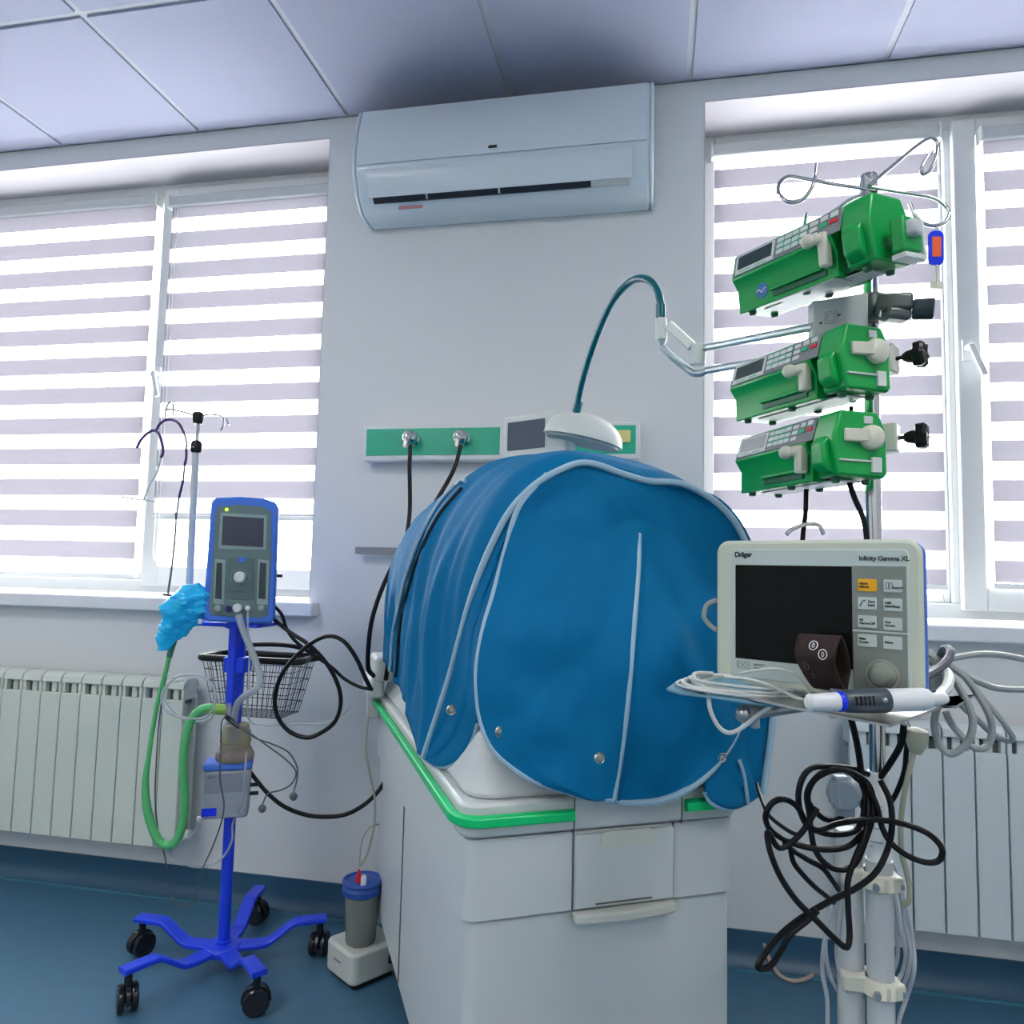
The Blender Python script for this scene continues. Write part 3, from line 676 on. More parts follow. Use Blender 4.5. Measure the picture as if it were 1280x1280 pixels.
# handle loop on top and small loop at the left
cable('handle', STEEL, [(983, 668, 1.06), (993, 660, 1.06), (1010, 655, 1.05), (1024, 657, 1.05), (1030, 668, 1.05)], .003, root=mon)
cable('side_loop', CABG, [(896, 788, 1.06), (886, 780, 1.07), (880, 770, 1.07), (884, 756, 1.07), (896, 750, 1.06)], .0036, root=mon)

# tray under the monitor, carried by the pole
trz = mz0-.006
def Wm(x, y, z): return MONO+mx*x+my*y+V(0, 0, z)
tr = B()
def atZ(u, v, Z):
    k = ray(u, v); return CAM + k*((Z-CAM.z)/k.z)
e = [atZ(905, 865, trz), atZ(1000, 885, trz), atZ(1112, 906, trz), atZ(1218, 868, trz), Wm(mx1+.01, .10, trz), Wm(mx0+.04, .09, trz)]
k = len(e); tr.add(e+[p-V(0, 0, .003) for p in e], [tuple(range(k)), tuple(range(k, 2*k))[::-1]]+[(i, (i+1) % k, k+(i+1) % k, k+i) for i in range(k)])
st_w(tr.build('tray', STEEL))
st_w(B().box(-.03, .03, -.03, .03, trz-.045, trz-.004).build('tray_mount', STEEL, bevel=.005)).location = (0, 0, 0)
for o in [o for o in st.children if o.name.startswith('tray_mount')]: o.data.transform(Matrix.Translation((PX, PYY, 0)))
ra = atD(931, 893, .985); rb = atD(1070, 872, 1.12)
st_w(B().cyl(ra, rb, .0085).build('cross_rail', STEEL))
cp = st_w(B().ball(atD(930, 892, .984), .0125).cyl(atD(930, 892, .984), atD(940, 891, .995), .012).build('rail_knob', STEEL))
st_w(B().cyl(atD(943, 893, 1.0), atD(944, 909, 1.0), .0065).build('rail_screw', STEEL))
st_w(B().cyl(atD(1041, 888, 1.0), atD(1041, 897, 1.0), .005).build('rail_screw', STEEL))

# ------------------------------------------------------------------ syringe pumps
LP = .27; DP = .094; HP = .105
def pump_mesh(root, lcd=LCD, knob_out=False, clamp_lift=0.):
    # profile in (y, z): slanted key face above, tucked-in belly below
    pf = [(.006, 0), (.006, .040), (-.004, .056), (-.007, .060), (.006, .103), (.010, .105), (.086, .105), (DP, .098), (DP, .006), (.088, 0)]
    B().prism(pf, XM(0), .205).build('body', PUMPG, root, bevel=.0022)
    gr = [(.020, .004), (.016, .060), (.020, .098), (.088, .098), (.088, .004)]
    B().prism(gr, XM(.205), .016).build('carriage_gap', PUMPD, root)
    en = [(.004, .004), (.0, .030), (-.004, .052), (-.006, .064), (.006, .103), (.012, .1055), (.078, .1055), (.092, .080), (DP, .010), (.088, .002)]
    B().prism(en, XM(.221), .049).build('drive_head', PUMPG, root, bevel=.004)
    B().prism([(.002, .008), (-.014, .020), (-.016, .055), (-.006, .066), (.006, .066), (.01, .01)], XM(.228), .030).build('head_cheek', PUMPG, root, bevel=.004)
    # key face, on the slanted plane from (-.007,.060) to (.006,.103)
    sl = math.atan2(.013, .043); Ln = .0449
    F = Matrix.Translation((0, -.0072, .060)) @ Matrix.Rotation(-sl, 4, 'X')
    def fb(x0, x1, z0, z1, y0, y1): return B().box(x0, x1, y0, y1, z0, z1, F)
    fp_ = fb(.006, .222, .004, Ln-.001, -.0012, .001).build('key_face', PGREY, root, bevel=.0005)
    fb(.009, .094, .006, Ln-.003, -.0020, 0).build('display_frame', KEYW, root, bevel=.0006)
    fb(.014, .089, .014, Ln-.006, -.0026, 0).build('display', lcd, root, bevel=.0004)
    fb(.02, .045, .0090, .0105, -.0024, 0).build('green_print', KEYG, fp_); fb(.055, .078, .0090, .0105, -.0024, 0).build('green_print', KEYG, fp_)
    for rw in range(3):
        z = .011+rw*.0105
        for c_ in range(5):
            x = .100+c_*.0155+(.003 if c_ == 4 else 0)
            fb(x, x+(.0135 if c_ < 4 else .015), z, z+.0072, -.0028, 0).build('key', KEYW, fp_, bevel=.0005)
        fb(.100, .162, z+.0074, z+.0093, -.0022, 0).build('green_print', KEYG, fp_)
    for x in (.185, .203): fb(x, x+.013, .032, .0405, -.0028, 0).build('key', KEYW, fp_, bevel=.0005)
    fb(.184, .197, .0215, .029, -.0030, 0).build('start_key', KEYG, fp_, bevel=.0005); fb(.202, .217, .0215, .0285, -.0030, 0).build('stop_key', KEYR, fp_, bevel=.0005)
    fb(.203, .216, .0295, .0308, -.0026, 0).build('green_print', KEYG, fp_)
    # syringe barrel clamp with its ball grip on the belly
    cl = B(); cl.ball(V(.176, -.022, .050+clamp_lift), .0115); cl.cyl(V(.176, -.022, .050+clamp_lift), V(.192, -.004, .052+clamp_lift), .0075, .010)
    cl.box(.184, .200, -.014, .004, .014+clamp_lift*.3, .060+clamp_lift); cl.build('barrel_clamp', IVORY, root, bevel=.004)
    # groove under the clamp, holder ledge
    B().box(.075, .180, -.002, .010, .018, .024).build('syringe_ledge', PUMPG, root, bevel=.002)
    B().box(.078, .185, .0035, .007, .008, .017).build('syringe_groove', PUMPD, root)
    # plunger drive knob on the end face
    if knob_out:
        pd = B().box(.284, .306, .018, .062, .006, .058).build('plunger_drive', PUMPG, root, bevel=.004)
        B().box(.284, .306, .064, .070, -.002, .056).box(.284, .306, .018, .070, -.004, .004).build('drive_plate', KEYW, pd, bevel=.001)
        B().box(.300, .318, .024, .050, .026, .050).build('release_lever', LGREY, pd, bevel=.005)
        B().cyl(V(.26, .04, .03), V(.29, .04, .03), .008).build('guide_rod', STEEL, pd)
    else:
        kn = B(); kn.lathe([(.019, -.006), (.020, 0), (.018, .006), (.010, .010)], V(.276, .060, .064), V(.96, -.28, 0).normalized(), 24); kn.obox(V(.268, .014, .066), V(.276, .052, .066), .014, .020); kn.build('release_lever', IVORY, root, bevel=.002)
        B().box(.2695, .2735, .004, .062, .026, .0285).build('end_ledge', KEYW, root); B().box(.2695, .274, .062, .080, .010, .034).build('end_tab', KEYW, root, bevel=.001)
        B().box(.2695, .272, .050, .066, .086, .098).build('end_tab', KEYW, root, bevel=.001)
    for x in (.02, .135, .245):
        for y in (.018, .074): B().lathe([(.007, 0), (.006, -.006), (.004, -.007)], V(x, y, .001)).build('foot', PUMPD, root)
    B().box(.04, .24, .025, .07, -.0015, .001).build('base_plate', LGREY, root)
def place_pump(u, v, D, th, label, roll=0, tiltx=0, **kw):
    phi = math.radians(11.25+th); c_ = atD(u, v, D)       # near front bottom corner
    r = thing('syringe_pump', label, 'syringe pump', (0, 0, 0), 0, None)
    R = Matrix.Rotation(phi-PI/2, 4, 'Z') @ Matrix.Rotation(roll, 4, 'Y') @ Matrix.Rotation(tiltx, 4, 'X')
    r.rotation_euler = R.to_euler(); r.location = c_-(R @ V(.27, 0, 0))
    pump_mesh(r, **kw); return r
p3 = place_pump(1046, 596, 1.115, 15, 'green syringe pump at the bottom of the stack, pale glossy display', lcd=LCDL)
p2 = place_pump(1057, 487, 1.115, 20.5, 'green syringe pump in the middle of the stack, level with the lamp arm', tiltx=math.radians(2))
p1 = place_pump(1094, 326, 1.08, 29, 'topmost green syringe pump with round blue sticker, under the wire hooks', knob_out=True, clamp_lift=.012, tiltx=math.radians(7))
bs = B().lathe([(.013, 0), (.013, .0008), (.001, .001)], V(.055, .0058, .026), V(0, -1, 0), 28).build('round_sticker', mat('sticker_blue', (.02, .16, .42), .4), p1)
B().tube([V(.044+.002*i, .0045, .026+.003*math.sin(i*.8)) for i in range(12)], .0013, 6).build('sticker_wave', TXTW, bs)
B().box(.085, .20, .001, .045, -.003, -.001).build('label_plate', LGREY, p1, bevel=.001)
# rear clamps with knobs
for pmp, (u, v), D in ((p2, (1150, 443), 1.20), (p3, (1152, 545), 1.20)):
    c_ = atD(u, v, D); pc = V(PX, PYY, c_.z); dirv = (V(c_.x, c_.y, 0)-V(PX, PYY, 0)).normalized()
    sd = V(-dirv.y, dirv.x, 0)
    o = B().obox(pc-dirv*.03, pc+dirv*.040, .036, .048).build('pole_clamp', INC2, bevel=.003); M_ = pmp.matrix_basis.inverted(); o.data.transform(M_); o.parent = pmp
    o = B().cyl(pc+dirv*.04, c_, .0035).build('clamp_screw', BLKP); o.data.transform(M_); o.parent = pmp
    kk = B(); n_ = 7; prf = []
    kk.lathe([(.006, -.026), (.010, -.020), (.012, -.010), (.020, -.007), (.021, .004), (.017, .009), (.003, .010)], c_, (dirv*.9+V(0, 0, 0)).normalized(), 28)
    for i, p in enumerate(kk.v):
        ring = i//28; ang = 2*PI*(i % 28)/28
        if ring >= 3: kk.v[i] = c_+(p-c_)*(1+.09*math.cos(6*ang))
    o = kk.build('clamp_knob', BLKP); o.data.transform(M_); o.parent = pmp
c_ = atD(1156, 320, 1.20); o = B().cyl(atD(1132, 318, 1.22), c_, .005).cyl(atD(1146, 320, 1.21), c_, .011, .010).build('clamp_knob', BLKP, bevel=.002); bpy.context.view_layer.update(); o.data.transform(p1.matrix_basis.inverted()); o.parent = p1
# leads hanging below the pumps
cable('pump_lead', BLK, [(1008, 612, 1.26), (1007, 640, 1.25), (1004, 668, 1.22), (1003, 690, 1.20)], .0042, 'straight black lead under the bottom pump, left of the pole')
cable('pump_lead', BLK, [(1062, 604, 1.17), (1068, 622, 1.18), (1078, 645, 1.19), (1083, 668, 1.19), (1085, 700, 1.19)], .0046, 'slanting black lead from the bottom pump to the pole')
cable('pump_lead', BLK, [(1064, 508, 1.21), (1064, 530, 1.22)], .0035, 'short black lead between the middle and bottom pumps')

# key tag
kt = thing('key_tag', 'blue plastic key tag with orange paper, hanging from a pole hook', 'key tag', atD(1170, 291, 1.218))
kw = lambda o: worldparent(o, kt)
tc_ = atD(1170, 310, 1.218); tx = SX.copy(); tz = UX.copy(); ty = tz.cross(tx)
KM = Matrix.Translation(tc_) @ Matrix((tx, tz, tx.cross(tz))).transposed().to_4x4()
kw(B().prism(rrect(-.0125, .0125, -.029, .029, .010, 6), KM @ Matrix.Translation((0, 0, -.003)), .005).build('holder', TAGB, bevel=.001))
kw(B().prism(rrect(-.0075, .0075, -.015, .018, .001, 2), KM @ Matrix.Translation((0, 0, .0021)), .0006).build('paper_label', TAGO))
kw(B().tube([KM @ V(.0006*math.sin(i), .028+i*.0012, 0) for i in range(12)], .0008, 6).build('ring', CHROME))
kw(B().tube([KM @ V(.001, -.028, 0), KM @ V(.0015, -.045, 0), KM @ V(.001, -.060, 0)], .0022, 6).box(-.010, .010, -.001, .001, -.006, .006, KM @ Matrix.Translation((0, -.062, 0)) @ Matrix.Rotation(PI/2, 4, 'X')).build('key', mat('key_brass', (.75, .73, .62), .35, metal=.3)))

# ------------------------------------------------------------------ examination lamp
la = thing('examination_lamp', 'white lamp head on teal gooseneck and jointed arm clamped to pole', 'lamp', (PX, PYY, 1.56))
lw = lambda o: worldparent(o, la)
pA = atD(1016, 376, 1.22); pB = atD(1086, 365, 1.225); pC = atD(1086, 428, 1.22); pD = atD(1016, 424, 1.215)
nrm_ = (pB-pA).cross(pD-pA).normalized(); nrm_ = nrm_ if nrm_.dot(FW) > 0 else -nrm_
lw(B().add([pA, pB, pC, pD, pA+nrm_*.02, pB+nrm_*.02, pC+nrm_*.02, pD+nrm_*.02], [(0, 1, 2, 3), (7, 6, 5, 4), (0, 4, 5, 1), (1, 5, 6, 2), (2, 6, 7, 3), (3, 7, 4, 0)]).build('bracket_plate', LGREY, bevel=.003))
ic = B(); q0 = atD(1038, 397, 1.214); ex_ = (pB-pA).normalized(); ez_ = -(pD-pA).normalized()
for s_ in (.010, .006): ic.tube([q0+ex_*a_*s_+ez_*b_*s_-nrm_*.002 for a_, b_ in ((-1, -1), (1, -1), (1, 1), (-1, 1))], .0005, 5, True)
lw(ic.build('icon', TXTG))
for u, v in ((1050, 393), (1027, 403)): q = atD(u, v, 1.213); lw(B().cyl(q, q+nrm_*.006, .0014, n=10).build('screw', BLKP))
g = B(); g.cyl(V(PX, PYY, atD(1090, 402, 1.25).z), V(PX, PYY, atD(1090, 366, 1.25).z), .026, n=24)
g.obox(atD(1095, 382, 1.22), atD(1140, 380, 1.20), .045, .028); g.obox(atD(1105, 392, 1.20), atD(1135, 396, 1.20), .03, .02)
lw(g.build('pole_clamp', mat('clamp_grey', (.13, .14, .14), .3, metal=.5), bevel=.006))
lw(B().cyl(atD(1140, 387, 1.20), atD(1168, 386, 1.185), .0165, .018, n=26).build('clamp_knob', mat('knob_slate', (.03, .045, .055), .25), bevel=.003))
J1 = atD(872, 442, 1.52); 
lw(B().cyl(atD(1018, 408, 1.22), atD(880, 435, 1.52), .0075).build('arm_tube', ALU)); lw(B().cyl(atD(1018, 440, 1.25), atD(884, 463, 1.52), .0075).build('arm_tube', ALU))
lw(B().cyl(atD(873, 431, 1.53), atD(872, 457, 1.53), .0165, n=26).build('joint', LAMPW, bevel=.003))
lw(B().tube(cr([atD(884, 463, 1.52), atD(876, 467, 1.53), atD(866, 466, 1.54), atD(858, 460, 1.55), atD(840, 446, 1.56), atD(828, 434, 1.57)], 6), .0075, 12).build('arm_tube', ALU))
lw(B().obox(atD(866, 434, 1.53), atD(836, 406, 1.57), .016, .020).build('arm_tube', LAMPW, bevel=.003))
lw(B().cyl(atD(826, 398, 1.58), atD(827, 425, 1.58), .0125, n=26).build('neck_holder', LAMPW, bevel=.002))
lw(B().lathe([(.0125, 0), (.009, .006), (.005, .018)], atD(827, 425, 1.58), V(.02, 0, -1).normalized(), 20).build('neck_nut', ALU))
gn = [(826, 400, 1.58), (826, 383, 1.585), (822, 364, 1.60), (812, 351, 1.62), (800, 348, 1.65), (787, 353, 1.69), (770, 371, 1.74), (755, 399, 1.80), (741, 435, 1.86), (730, 470, 1.91), (723, 500, 1.94), (720, 520, 1.95)]
lw(B().tube(cr([atD(*p) for p in gn], 10), .0085, 14).build('gooseneck', TEAL))
lw(B().cyl(atD(826, 400, 1.58), atD(826, 381, 1.585), .0105, n=20).build('neck_collar', TEAL)); lw(B().cyl(atD(724, 502, 1.94), atD(719, 521, 1.95), .0115, n=20).build('neck_collar', TEAL))
hb = B(); hc = atD(728, 551, 1.97); hx = (atD(777, 562, 1.97)-atD(680, 540, 1.99)).normalized(); hz = V(0, 0, 1); hz = (hz-hx*hz.dot(hx)).normalized(); hy = hz.cross(hx)
prf = []
rows = []
for i in range(17):
    t_ = i/16*PI/2; r_ = math.cos(t_)**.8; h_ = math.sin(t_)
    rows.append([hc+hx*(.108*r_*math.cos(a_))+hy*(.075*r_*math.sin(a_))+hz*(.074*h_*(1+.10*math.cos(a_-2.6)*r_)) for a_ in [2*PI*k/40 for k in range(40)]])
hb.grid(rows, True); hb.add(rows[0], [tuple(range(40))]); hb.add(rows[-1], [tuple(range(40))])
hd_ = lw(hb.build('lamp_head', LAMPW, bevel=.004))
r2 = [hc-hz*.001+hx*(.098*math.cos(a_))+hy*(.066*math.sin(a_)) for a_ in [2*PI*k/40 for k in range(40)]]
lw(B().add(r2+[p-hz*.006 for p in r2], [tuple(range(40)), tuple(range(40, 80))[::-1]]+[(i, (i+1) % 40, 40+(i+1) % 40, 40+i) for i in range(40)]).build('lens_ring', UNITL))
# ------------------------------------------------------------------ things on the monitor tray
cu = thing('pressure_cuff', 'dark brown rolled blood pressure cuff with white round symbols, before the black screen', 'cuff', atD(1030, 850, .90))
cw = lambda o: worldparent(o, cu)
cc = atD(1031, 829, .925); ax = (SX*.62-FW*.70+UX*.06).normalized(); up_ = (UX*.80-SX*.62); up_ = (up_-ax*up_.dot(ax)).normalized(); sd_ = ax.cross(up_)
rows = []; NB = 46
for j in range(7):
    s_ = (j/6-.5)*.046
    rows.append([cc+ax*s_*(1+.15*math.sin(2*PI*k/NB))+up_*(.038*math.sin(2*PI*k/NB)+.004*math.sin(3*2*PI*k/NB+1))+sd_*(.020*math.cos(2*PI*k/NB)*(1+.2*math.sin(2*PI*k/NB))) for k in range(NB)])
band = B().grid(rows, True); cw(band.build('cuff_band', CUFF, solid=.004))
bvc = BVHTree.FromPolygons(band.v, band.f)
rin = [[p+(cc+ax*((p-cc).dot(ax))-p)*.14 for p in r] for r in rows]
cw(B().grid(rin, True).build('cuff_lining', CUFFI))
for u, v, r_ in ((1017, 807, .0052), (1028.5, 818, .0052)):
    h = bvc.ray_cast(CAM, ray(u, v).normalized())
    if h[0]:
        n_ = h[1] if h[1].dot(FW) < 0 else -h[1]; x_, y_ = frame(n_); p_ = h[0]+n_*.0006
        s_ = B().tube([p_+(x_*math.cos(2*PI*i/22)+y_*math.sin(2*PI*i/22)*1.15)*r_ for i in range(22)], .0007, 6, True); s_.tube([p_+(x_*math.cos(a_)*.4+y_*math.sin(a_)*.8)*r_*.7 for a_ in [2*PI*i/12 for i in range(12)]], .0005, 6, True)
        cw(s_.build('round_symbol', TXTW))
for u, v in ((1008, 832), (1019, 845)):
    h = bvc.ray_cast(CAM, ray(u, v).normalized())
    if h[0]:
        n_ = h[1] if h[1].dot(FW) < 0 else -h[1]; x_, y_ = frame(n_); p_ = h[0]+n_*.0005
        cw(B().tube([p_+x_*a_*.004+y_*b_*.005 for a_, b_ in ((-.6, -1), (-.6, 1), (.3, 1), (.8, 0), (.3, -1))][: 5 if u < 1010 else 3], .0004, 5, u < 1010).build('print', TXTG))
cable('cuff_tube', mat('tube_slate', (.10, .105, .13), .4), [(1038, 866, .905), (1062, 868, .90), (1095, 866, .89), (1115, 861, .90), (1143, 852, .93), (1170, 838, .97), (1184, 826, .99), (1188, 814, 1.01), (1180, 812, 1.03), (1172, 830, 1.04), (1160, 850, 1.04), (1153, 870, 1.05)], .0058, 'dark grey cuff hose passing right across the monitor corner', 'hose')
CZ = trz+.017
ga = atZ(1012, 878, CZ); gb = atZ(1160, 874, CZ+.004)
ca = thing('cable_connector', 'thick white cable connector with blue ring and slate grey grip on the tray', 'connector', ga)
gw = lambda o: worldparent(o, ca); gd = (gb-ga).normalized(); gl = (gb-ga).length
def gp_(t): return ga+gd*gl*t
gw(B().lathe([(.006, -.004), (.0095, 0), (.0105, gl*.16), (.0105, gl*.235)], ga, gd, 24).build('white_sleeve', WHT, bevel=.001))
gw(B().lathe([(.0112, gl*.235), (.0115, gl*.24), (.0115, gl*.27), (.0112, gl*.275)], ga, gd, 24).build('blue_ring', TAGB))
gw(B().lathe([(.0112, gl*.275), (.0125, gl*.30), (.0135, gl*.40), (.0140, gl*.55), (.0142, gl*.62), (.0135, gl*.645)], ga, gd, 24).build('slate_grip', mat('grip_slate', (.045, .065, .085), .4), bevel=.001))
gw(B().lathe([(.0128, gl*.64), (.0132, gl*.66), (.0132, gl*.95), (.0115, gl*1.0), (.0075, gl*1.02), (.0072, gl*1.12), (.005, gl*1.16)], ga, gd, 24).build('white_sleeve', WHT))
gx, gy = frame(gd); fc = (CAM-gp_(.45)).normalized(); fc = (fc-gd*fc.dot(gd)).normalized(); fu = gd.cross(fc)
for i in range(5): c_ = gp_(.34+.035*i)+fc*.0130; gw(B().obox(c_-fu*.005, c_+fu*.005, .0022, .002, fc).build('grip_rib', BLKP))
gw(B().ball(gp_(.57)+fc*.0138, .0032).build('rivet', STEEL))
cable('trunk_cable', CABW, [gp_(1.12), (1176, 868, .90), (1184, 858, .93), (1186, 846, .96), (1180, 838, .99), (1168, 838, 1.01), (1160, 850, 1.03)], .0065, 'white cable bending upward from the white connector end')
# electrode leads in flat loops on a clear pouch
po = B(); pts_ = [(833, 860, 1.00), (850, 848, 1.02), (920, 846, 1.03), (1012, 868, 1.0), (1015, 884, .96), (960, 880, .955), (900, 871, .965), (850, 865, .98)]
pp_ = [atD(*p) for p in pts_]; k = len(pp_); po.add(pp_+[p-V(0, 0, .004) for p in pp_], [tuple(range(k)), tuple(range(k, 2*k))[::-1]]+[(i, (i+1) % k, k+(i+1) % k, k+i) for i in range(k)])
tag(po.build('plastic_pouch', POUCH, bevel=.001), 'pale blue clear plastic pouch under the white leads, left of the tray', 'pouch')
random.seed(3)
eb = []
for q in range(9):
    cxx = 930+random.uniform(-8, 10); rx = random.uniform(58, 80); ry = random.uniform(5, 12); cyy = 858+random.uniform(-6, 6); ph = random.uniform(-.1, .1)
    for i in range(12):
        a_ = 2*PI*i/12+q*.1
        eb.append((cxx+rx*math.cos(a_), cyy+ry*math.sin(a_)+(rx*math.cos(a_))*.09, 1.0-.035*math.sin(a_)))
eb += [(990, 868, .97), (1008, 876, .955)]
cable('electrode_leads', CABW, eb, .0019, 'bundle of thin white electrode leads coiled flat left of the cuff', 'cable', n=6, k=4)
cable('electrode_lead', CABW, [(1014, 880, .95), (990, 878, .955), (970, 880, .96), (950, 892, .965), (930, 908, .97), (912, 916, .97), (898, 908, .97), (888, 888, .97), (885, 868, .975), (878, 856, .98), (868, 848, .99), (870, 842, 1.0), (890, 842, 1.02)], .0030, 'flat white lead drooping in a loop in front of the blue cover')
cable('electrode_lead', CABW, [(1014, 876, .95), (994, 872, .955), (975, 862, .96), (940, 850, .97), (905, 846, .99)], .0022, 'straight white lead above the flat coil')
cable('electrode_lead', CABW, [(1016, 874, .95), (1005, 856, .955), (992, 842, .96), (970, 836, .975), (945, 838, .99), (925, 842, 1.0)], .0018, 'thin white lead arching over the coil beside the cuff')
# grey cables right of the monitor
cable('monitor_cable', CABG, [(1152, 822, 1.05), (1168, 830, 1.03), (1185, 840, 1.0), (1200, 862, .99), (1212, 885, .98), (1216, 905, .975), (1211, 925, .975), (1198, 939, .98), (1186, 942, .985), (1174, 930, .99), (1168, 908, .99), (1170, 890, 1.0), (1176, 872, 1.02)], .0048, 'thick grey cable loop hanging right of the tray, nearest loop')
cable('monitor_cable', CABG, [(1154, 814, 1.05), (1180, 828, 1.03), (1205, 845, 1.02), (1222, 868, 1.01), (1236, 893, 1.0), (1240, 912, 1.0), (1236, 930, 1.0), (1226, 936, 1.0), (1213, 932, 1.0), (1200, 918, 1.01), (1188, 903, 1.02), (1182, 890, 1.03)], .0046, 'thick grey cable loop hanging right of the tray, behind the nearest loop')
cable('monitor_cable', CABG, [(1190, 835, 1.05), (1210, 850, 1.05), (1230, 875, 1.05), (1252, 900, 1.04), (1266, 922, 1.04), (1256, 925, 1.05), (1238, 915, 1.06), (1220, 898, 1.06), (1205, 885, 1.06), (1195, 870, 1.06)], .0042, 'grey cable with a pointed bend, outermost of the hanging loops')
cable('wall_cable', CABG, [(1180, 826, 1.08), (1195, 822, 1.09), (1220, 818, 1.11), (1245, 818, 1.14), (1275, 823, 1.18), (1310, 832, 1.24), (1345, 850, 1.3)], .0050, 'grey cable running right from the monitor to the frame edge, upper one')
cable('wall_cable', CABG, [(1186, 830, 1.08), (1200, 840, 1.09), (1218, 850, 1.11), (1245, 860, 1.14), (1280, 862, 1.18), (1320, 862, 1.24), (1345, 850, 1.3)], .0050, 'grey cable running right from the monitor to the frame edge, lower one')
pc_ = thing('cable_plug', 'grey cable plug and clear tie bunched at the right edge of the monitor', 'plug', atD(1172, 850, 1.0))
worldparent(B().cyl(atD(1172, 848, 1.0), atD(1173, 868, .99), .012, .010).cyl(atD(1172, 840, 1.0), atD(1172, 849, 1.0), .008).build('body', CABG, bevel=.002), pc_)
worldparent(B().obox(atD(1162, 812, 1.03), atD(1180, 838, 1.02), .008, .006).build('tie', CLEARP), pc_)
# bundle below the tray
cable('monitor_lead', BLK, [(1061, 888, 1.12), (1068, 915, 1.14), (1074, 945, 1.15), (1077, 975, 1.15), (1079, 1010, 1.15)], .0052, 'black lead hanging from the tray to the black coil')
cable('monitor_lead', BLK, [(1130, 905, 1.15), (1126, 930, 1.16), (1112, 955, 1.17), (1098, 975, 1.19), (1090, 990, 1.2)], .0052, 'short black lead slanting behind the chrome pole')
cable('monitor_lead', BLK, [(1136, 912, 1.16), (1133, 940, 1.17), (1130, 965, 1.18), (1120, 992, 1.19), (1108, 1010, 1.2)], .0042, 'black lead behind the beige cable')
bg = thing('beige_cable', 'beige cable with thick plug hanging down right of the pole', 'cable', atD(1142, 910, 1.15))
worldparent(B().lathe([(.009, 0), (.0165, .004), (.016, .022), (.011, .034), (.008, .040)], atD(1147, 910, 1.15), V(-.08, 0, -1).normalized(), 14).build('plug', CABB, bevel=.001), bg)
worldparent(B().tube(cr([atD(*p) for p in [(1143, 938, 1.15), (1136, 965, 1.15), (1129, 1000, 1.15), (1126, 1030, 1.15), (1127, 1065, 1.15), (1133, 1090, 1.15), (1137, 1110, 1.15), (1136, 1126, 1.15), (1128, 1131, 1.16)]], 8), .0042, 8).build('cord', CABB), bg)
# the black mains coil
L1 = [(1085, 968, 1.17), (1066, 961, 1.15), (1040, 958, 1.13), (1015, 960, 1.12), (1002, 975, 1.11), (998, 1000, 1.11), (1006, 1028, 1.11), (1025, 1040, 1.11), (1050, 1043, 1.11), (1072, 1036, 1.12), (1080, 1010, 1.13), (1072, 975, 1.14), (1050, 961, 1.14),
      (1025, 968, 1.14), (1009, 990, 1.13), (1012, 1020, 1.12), (1018, 1060, 1.11), (1035, 1082, 1.10), (1055, 1087, 1.10), (1070, 1078, 1.10), (1082, 1050, 1.11), (1092, 1015, 1.12), (1088, 985, 1.13), (1070, 968, 1.13), (1045, 962, 1.12),
      (1018, 975, 1.12), (1010, 1000, 1.12), (1028, 1022, 1.12), (1048, 1024, 1.12), (1056, 1012, 1.12)]
L2 = [(1080, 1040, 1.12), (1060, 1058, 1.11), (1030, 1062, 1.10), (1000, 1057, 1.10), (978, 1048, 1.10), (962, 1036, 1.10), (957, 1020, 1.09), (965, 1004, 1.09), (980, 999, 1.09), (996, 1008, 1.09), (1008, 1028, 1.09), (1022, 1038, 1.09), (1045, 1030, 1.10), (1075, 1025, 1.10), (1100, 1025, 1.10),
      (1130, 1030, 1.10), (1160, 1042, 1.09), (1177, 1060, 1.08), (1174, 1075, 1.08), (1158, 1078, 1.08), (1135, 1070, 1.09), (1115, 1055, 1.10), (1103, 1035, 1.11), (1095, 1005, 1.12), (1082, 978, 1.13)]
L3 = [(1100, 975, 1.12), (1112, 1000, 1.11), (1115, 1030, 1.10), (1110, 1060, 1.10), (1095, 1090, 1.09), (1070, 1110, 1.09), (1040, 1125, 1.08), (1010, 1142, 1.08), (985, 1160, 1.07), (965, 1180, 1.06), (950, 1202, 1.05), (948, 1210, 1.05), (962, 1208, 1.05), (975, 1190, 1.05), (988, 1168, 1.05), (1010, 1150, 1.06), (1022, 1138, 1.06)]
L4 = [(1022, 1010, 1.08), (1000, 1043, 1.08), (975, 1060, 1.08), (960, 1040, 1.08), (962, 1062, 1.07), (975, 1095, 1.06), (995, 1125, 1.06), (1020, 1150, 1.06), (1045, 1175, 1.06), (1058, 1184, 1.06), (1062, 1170, 1.07), (1060, 1130, 1.08), (1060, 1100, 1.09), (1070, 1070, 1.10), (1082, 1040, 1.11), (1085, 1000, 1.13), (1075, 970, 1.14)]
L5 = [(980, 1052, 1.10), (990, 1062, 1.10), (1010, 1075, 1.10), (1028, 1085, 1.10), (1040, 1100, 1.11)]
L6 = [(988, 1060, 1.10), (992, 1078, 1.10), (1005, 1095, 1.10), (1020, 1110, 1.11), (1030, 1118, 1.12)]
for pts_, lb in ((L1, 'black mains cord wound in round loops around the grey adapter'), (L2, 'black mains cord with a wide loop reaching right past the pole'), (L3, 'black mains cord drooping to the lowest left tip of the tangle'), (L4, 'black mains cord in a long pointed loop hanging below the tangle')):
    cable('mains_cable', BLK, pts_, .0045, lb, 'cable')
cable('mains_cable', BLK, L5+[(1048, 1112, 1.13)], .0040, 'short black cord end crossing the grey pole, upper one', 'cable'); cable('mains_cable', BLK, L6+[(1042, 1128, 1.14)], .0040, 'short black cord end crossing the grey pole, lower one', 'cable')
cable('mains_cable', BLK, [(946, 980, 1.30), (952, 1000, 1.24), (962, 1020, 1.18), (985, 1038, 1.12), (1000, 1045, 1.10)], .0032, 'thin black cord coming from behind the blue cover edge', 'cable')
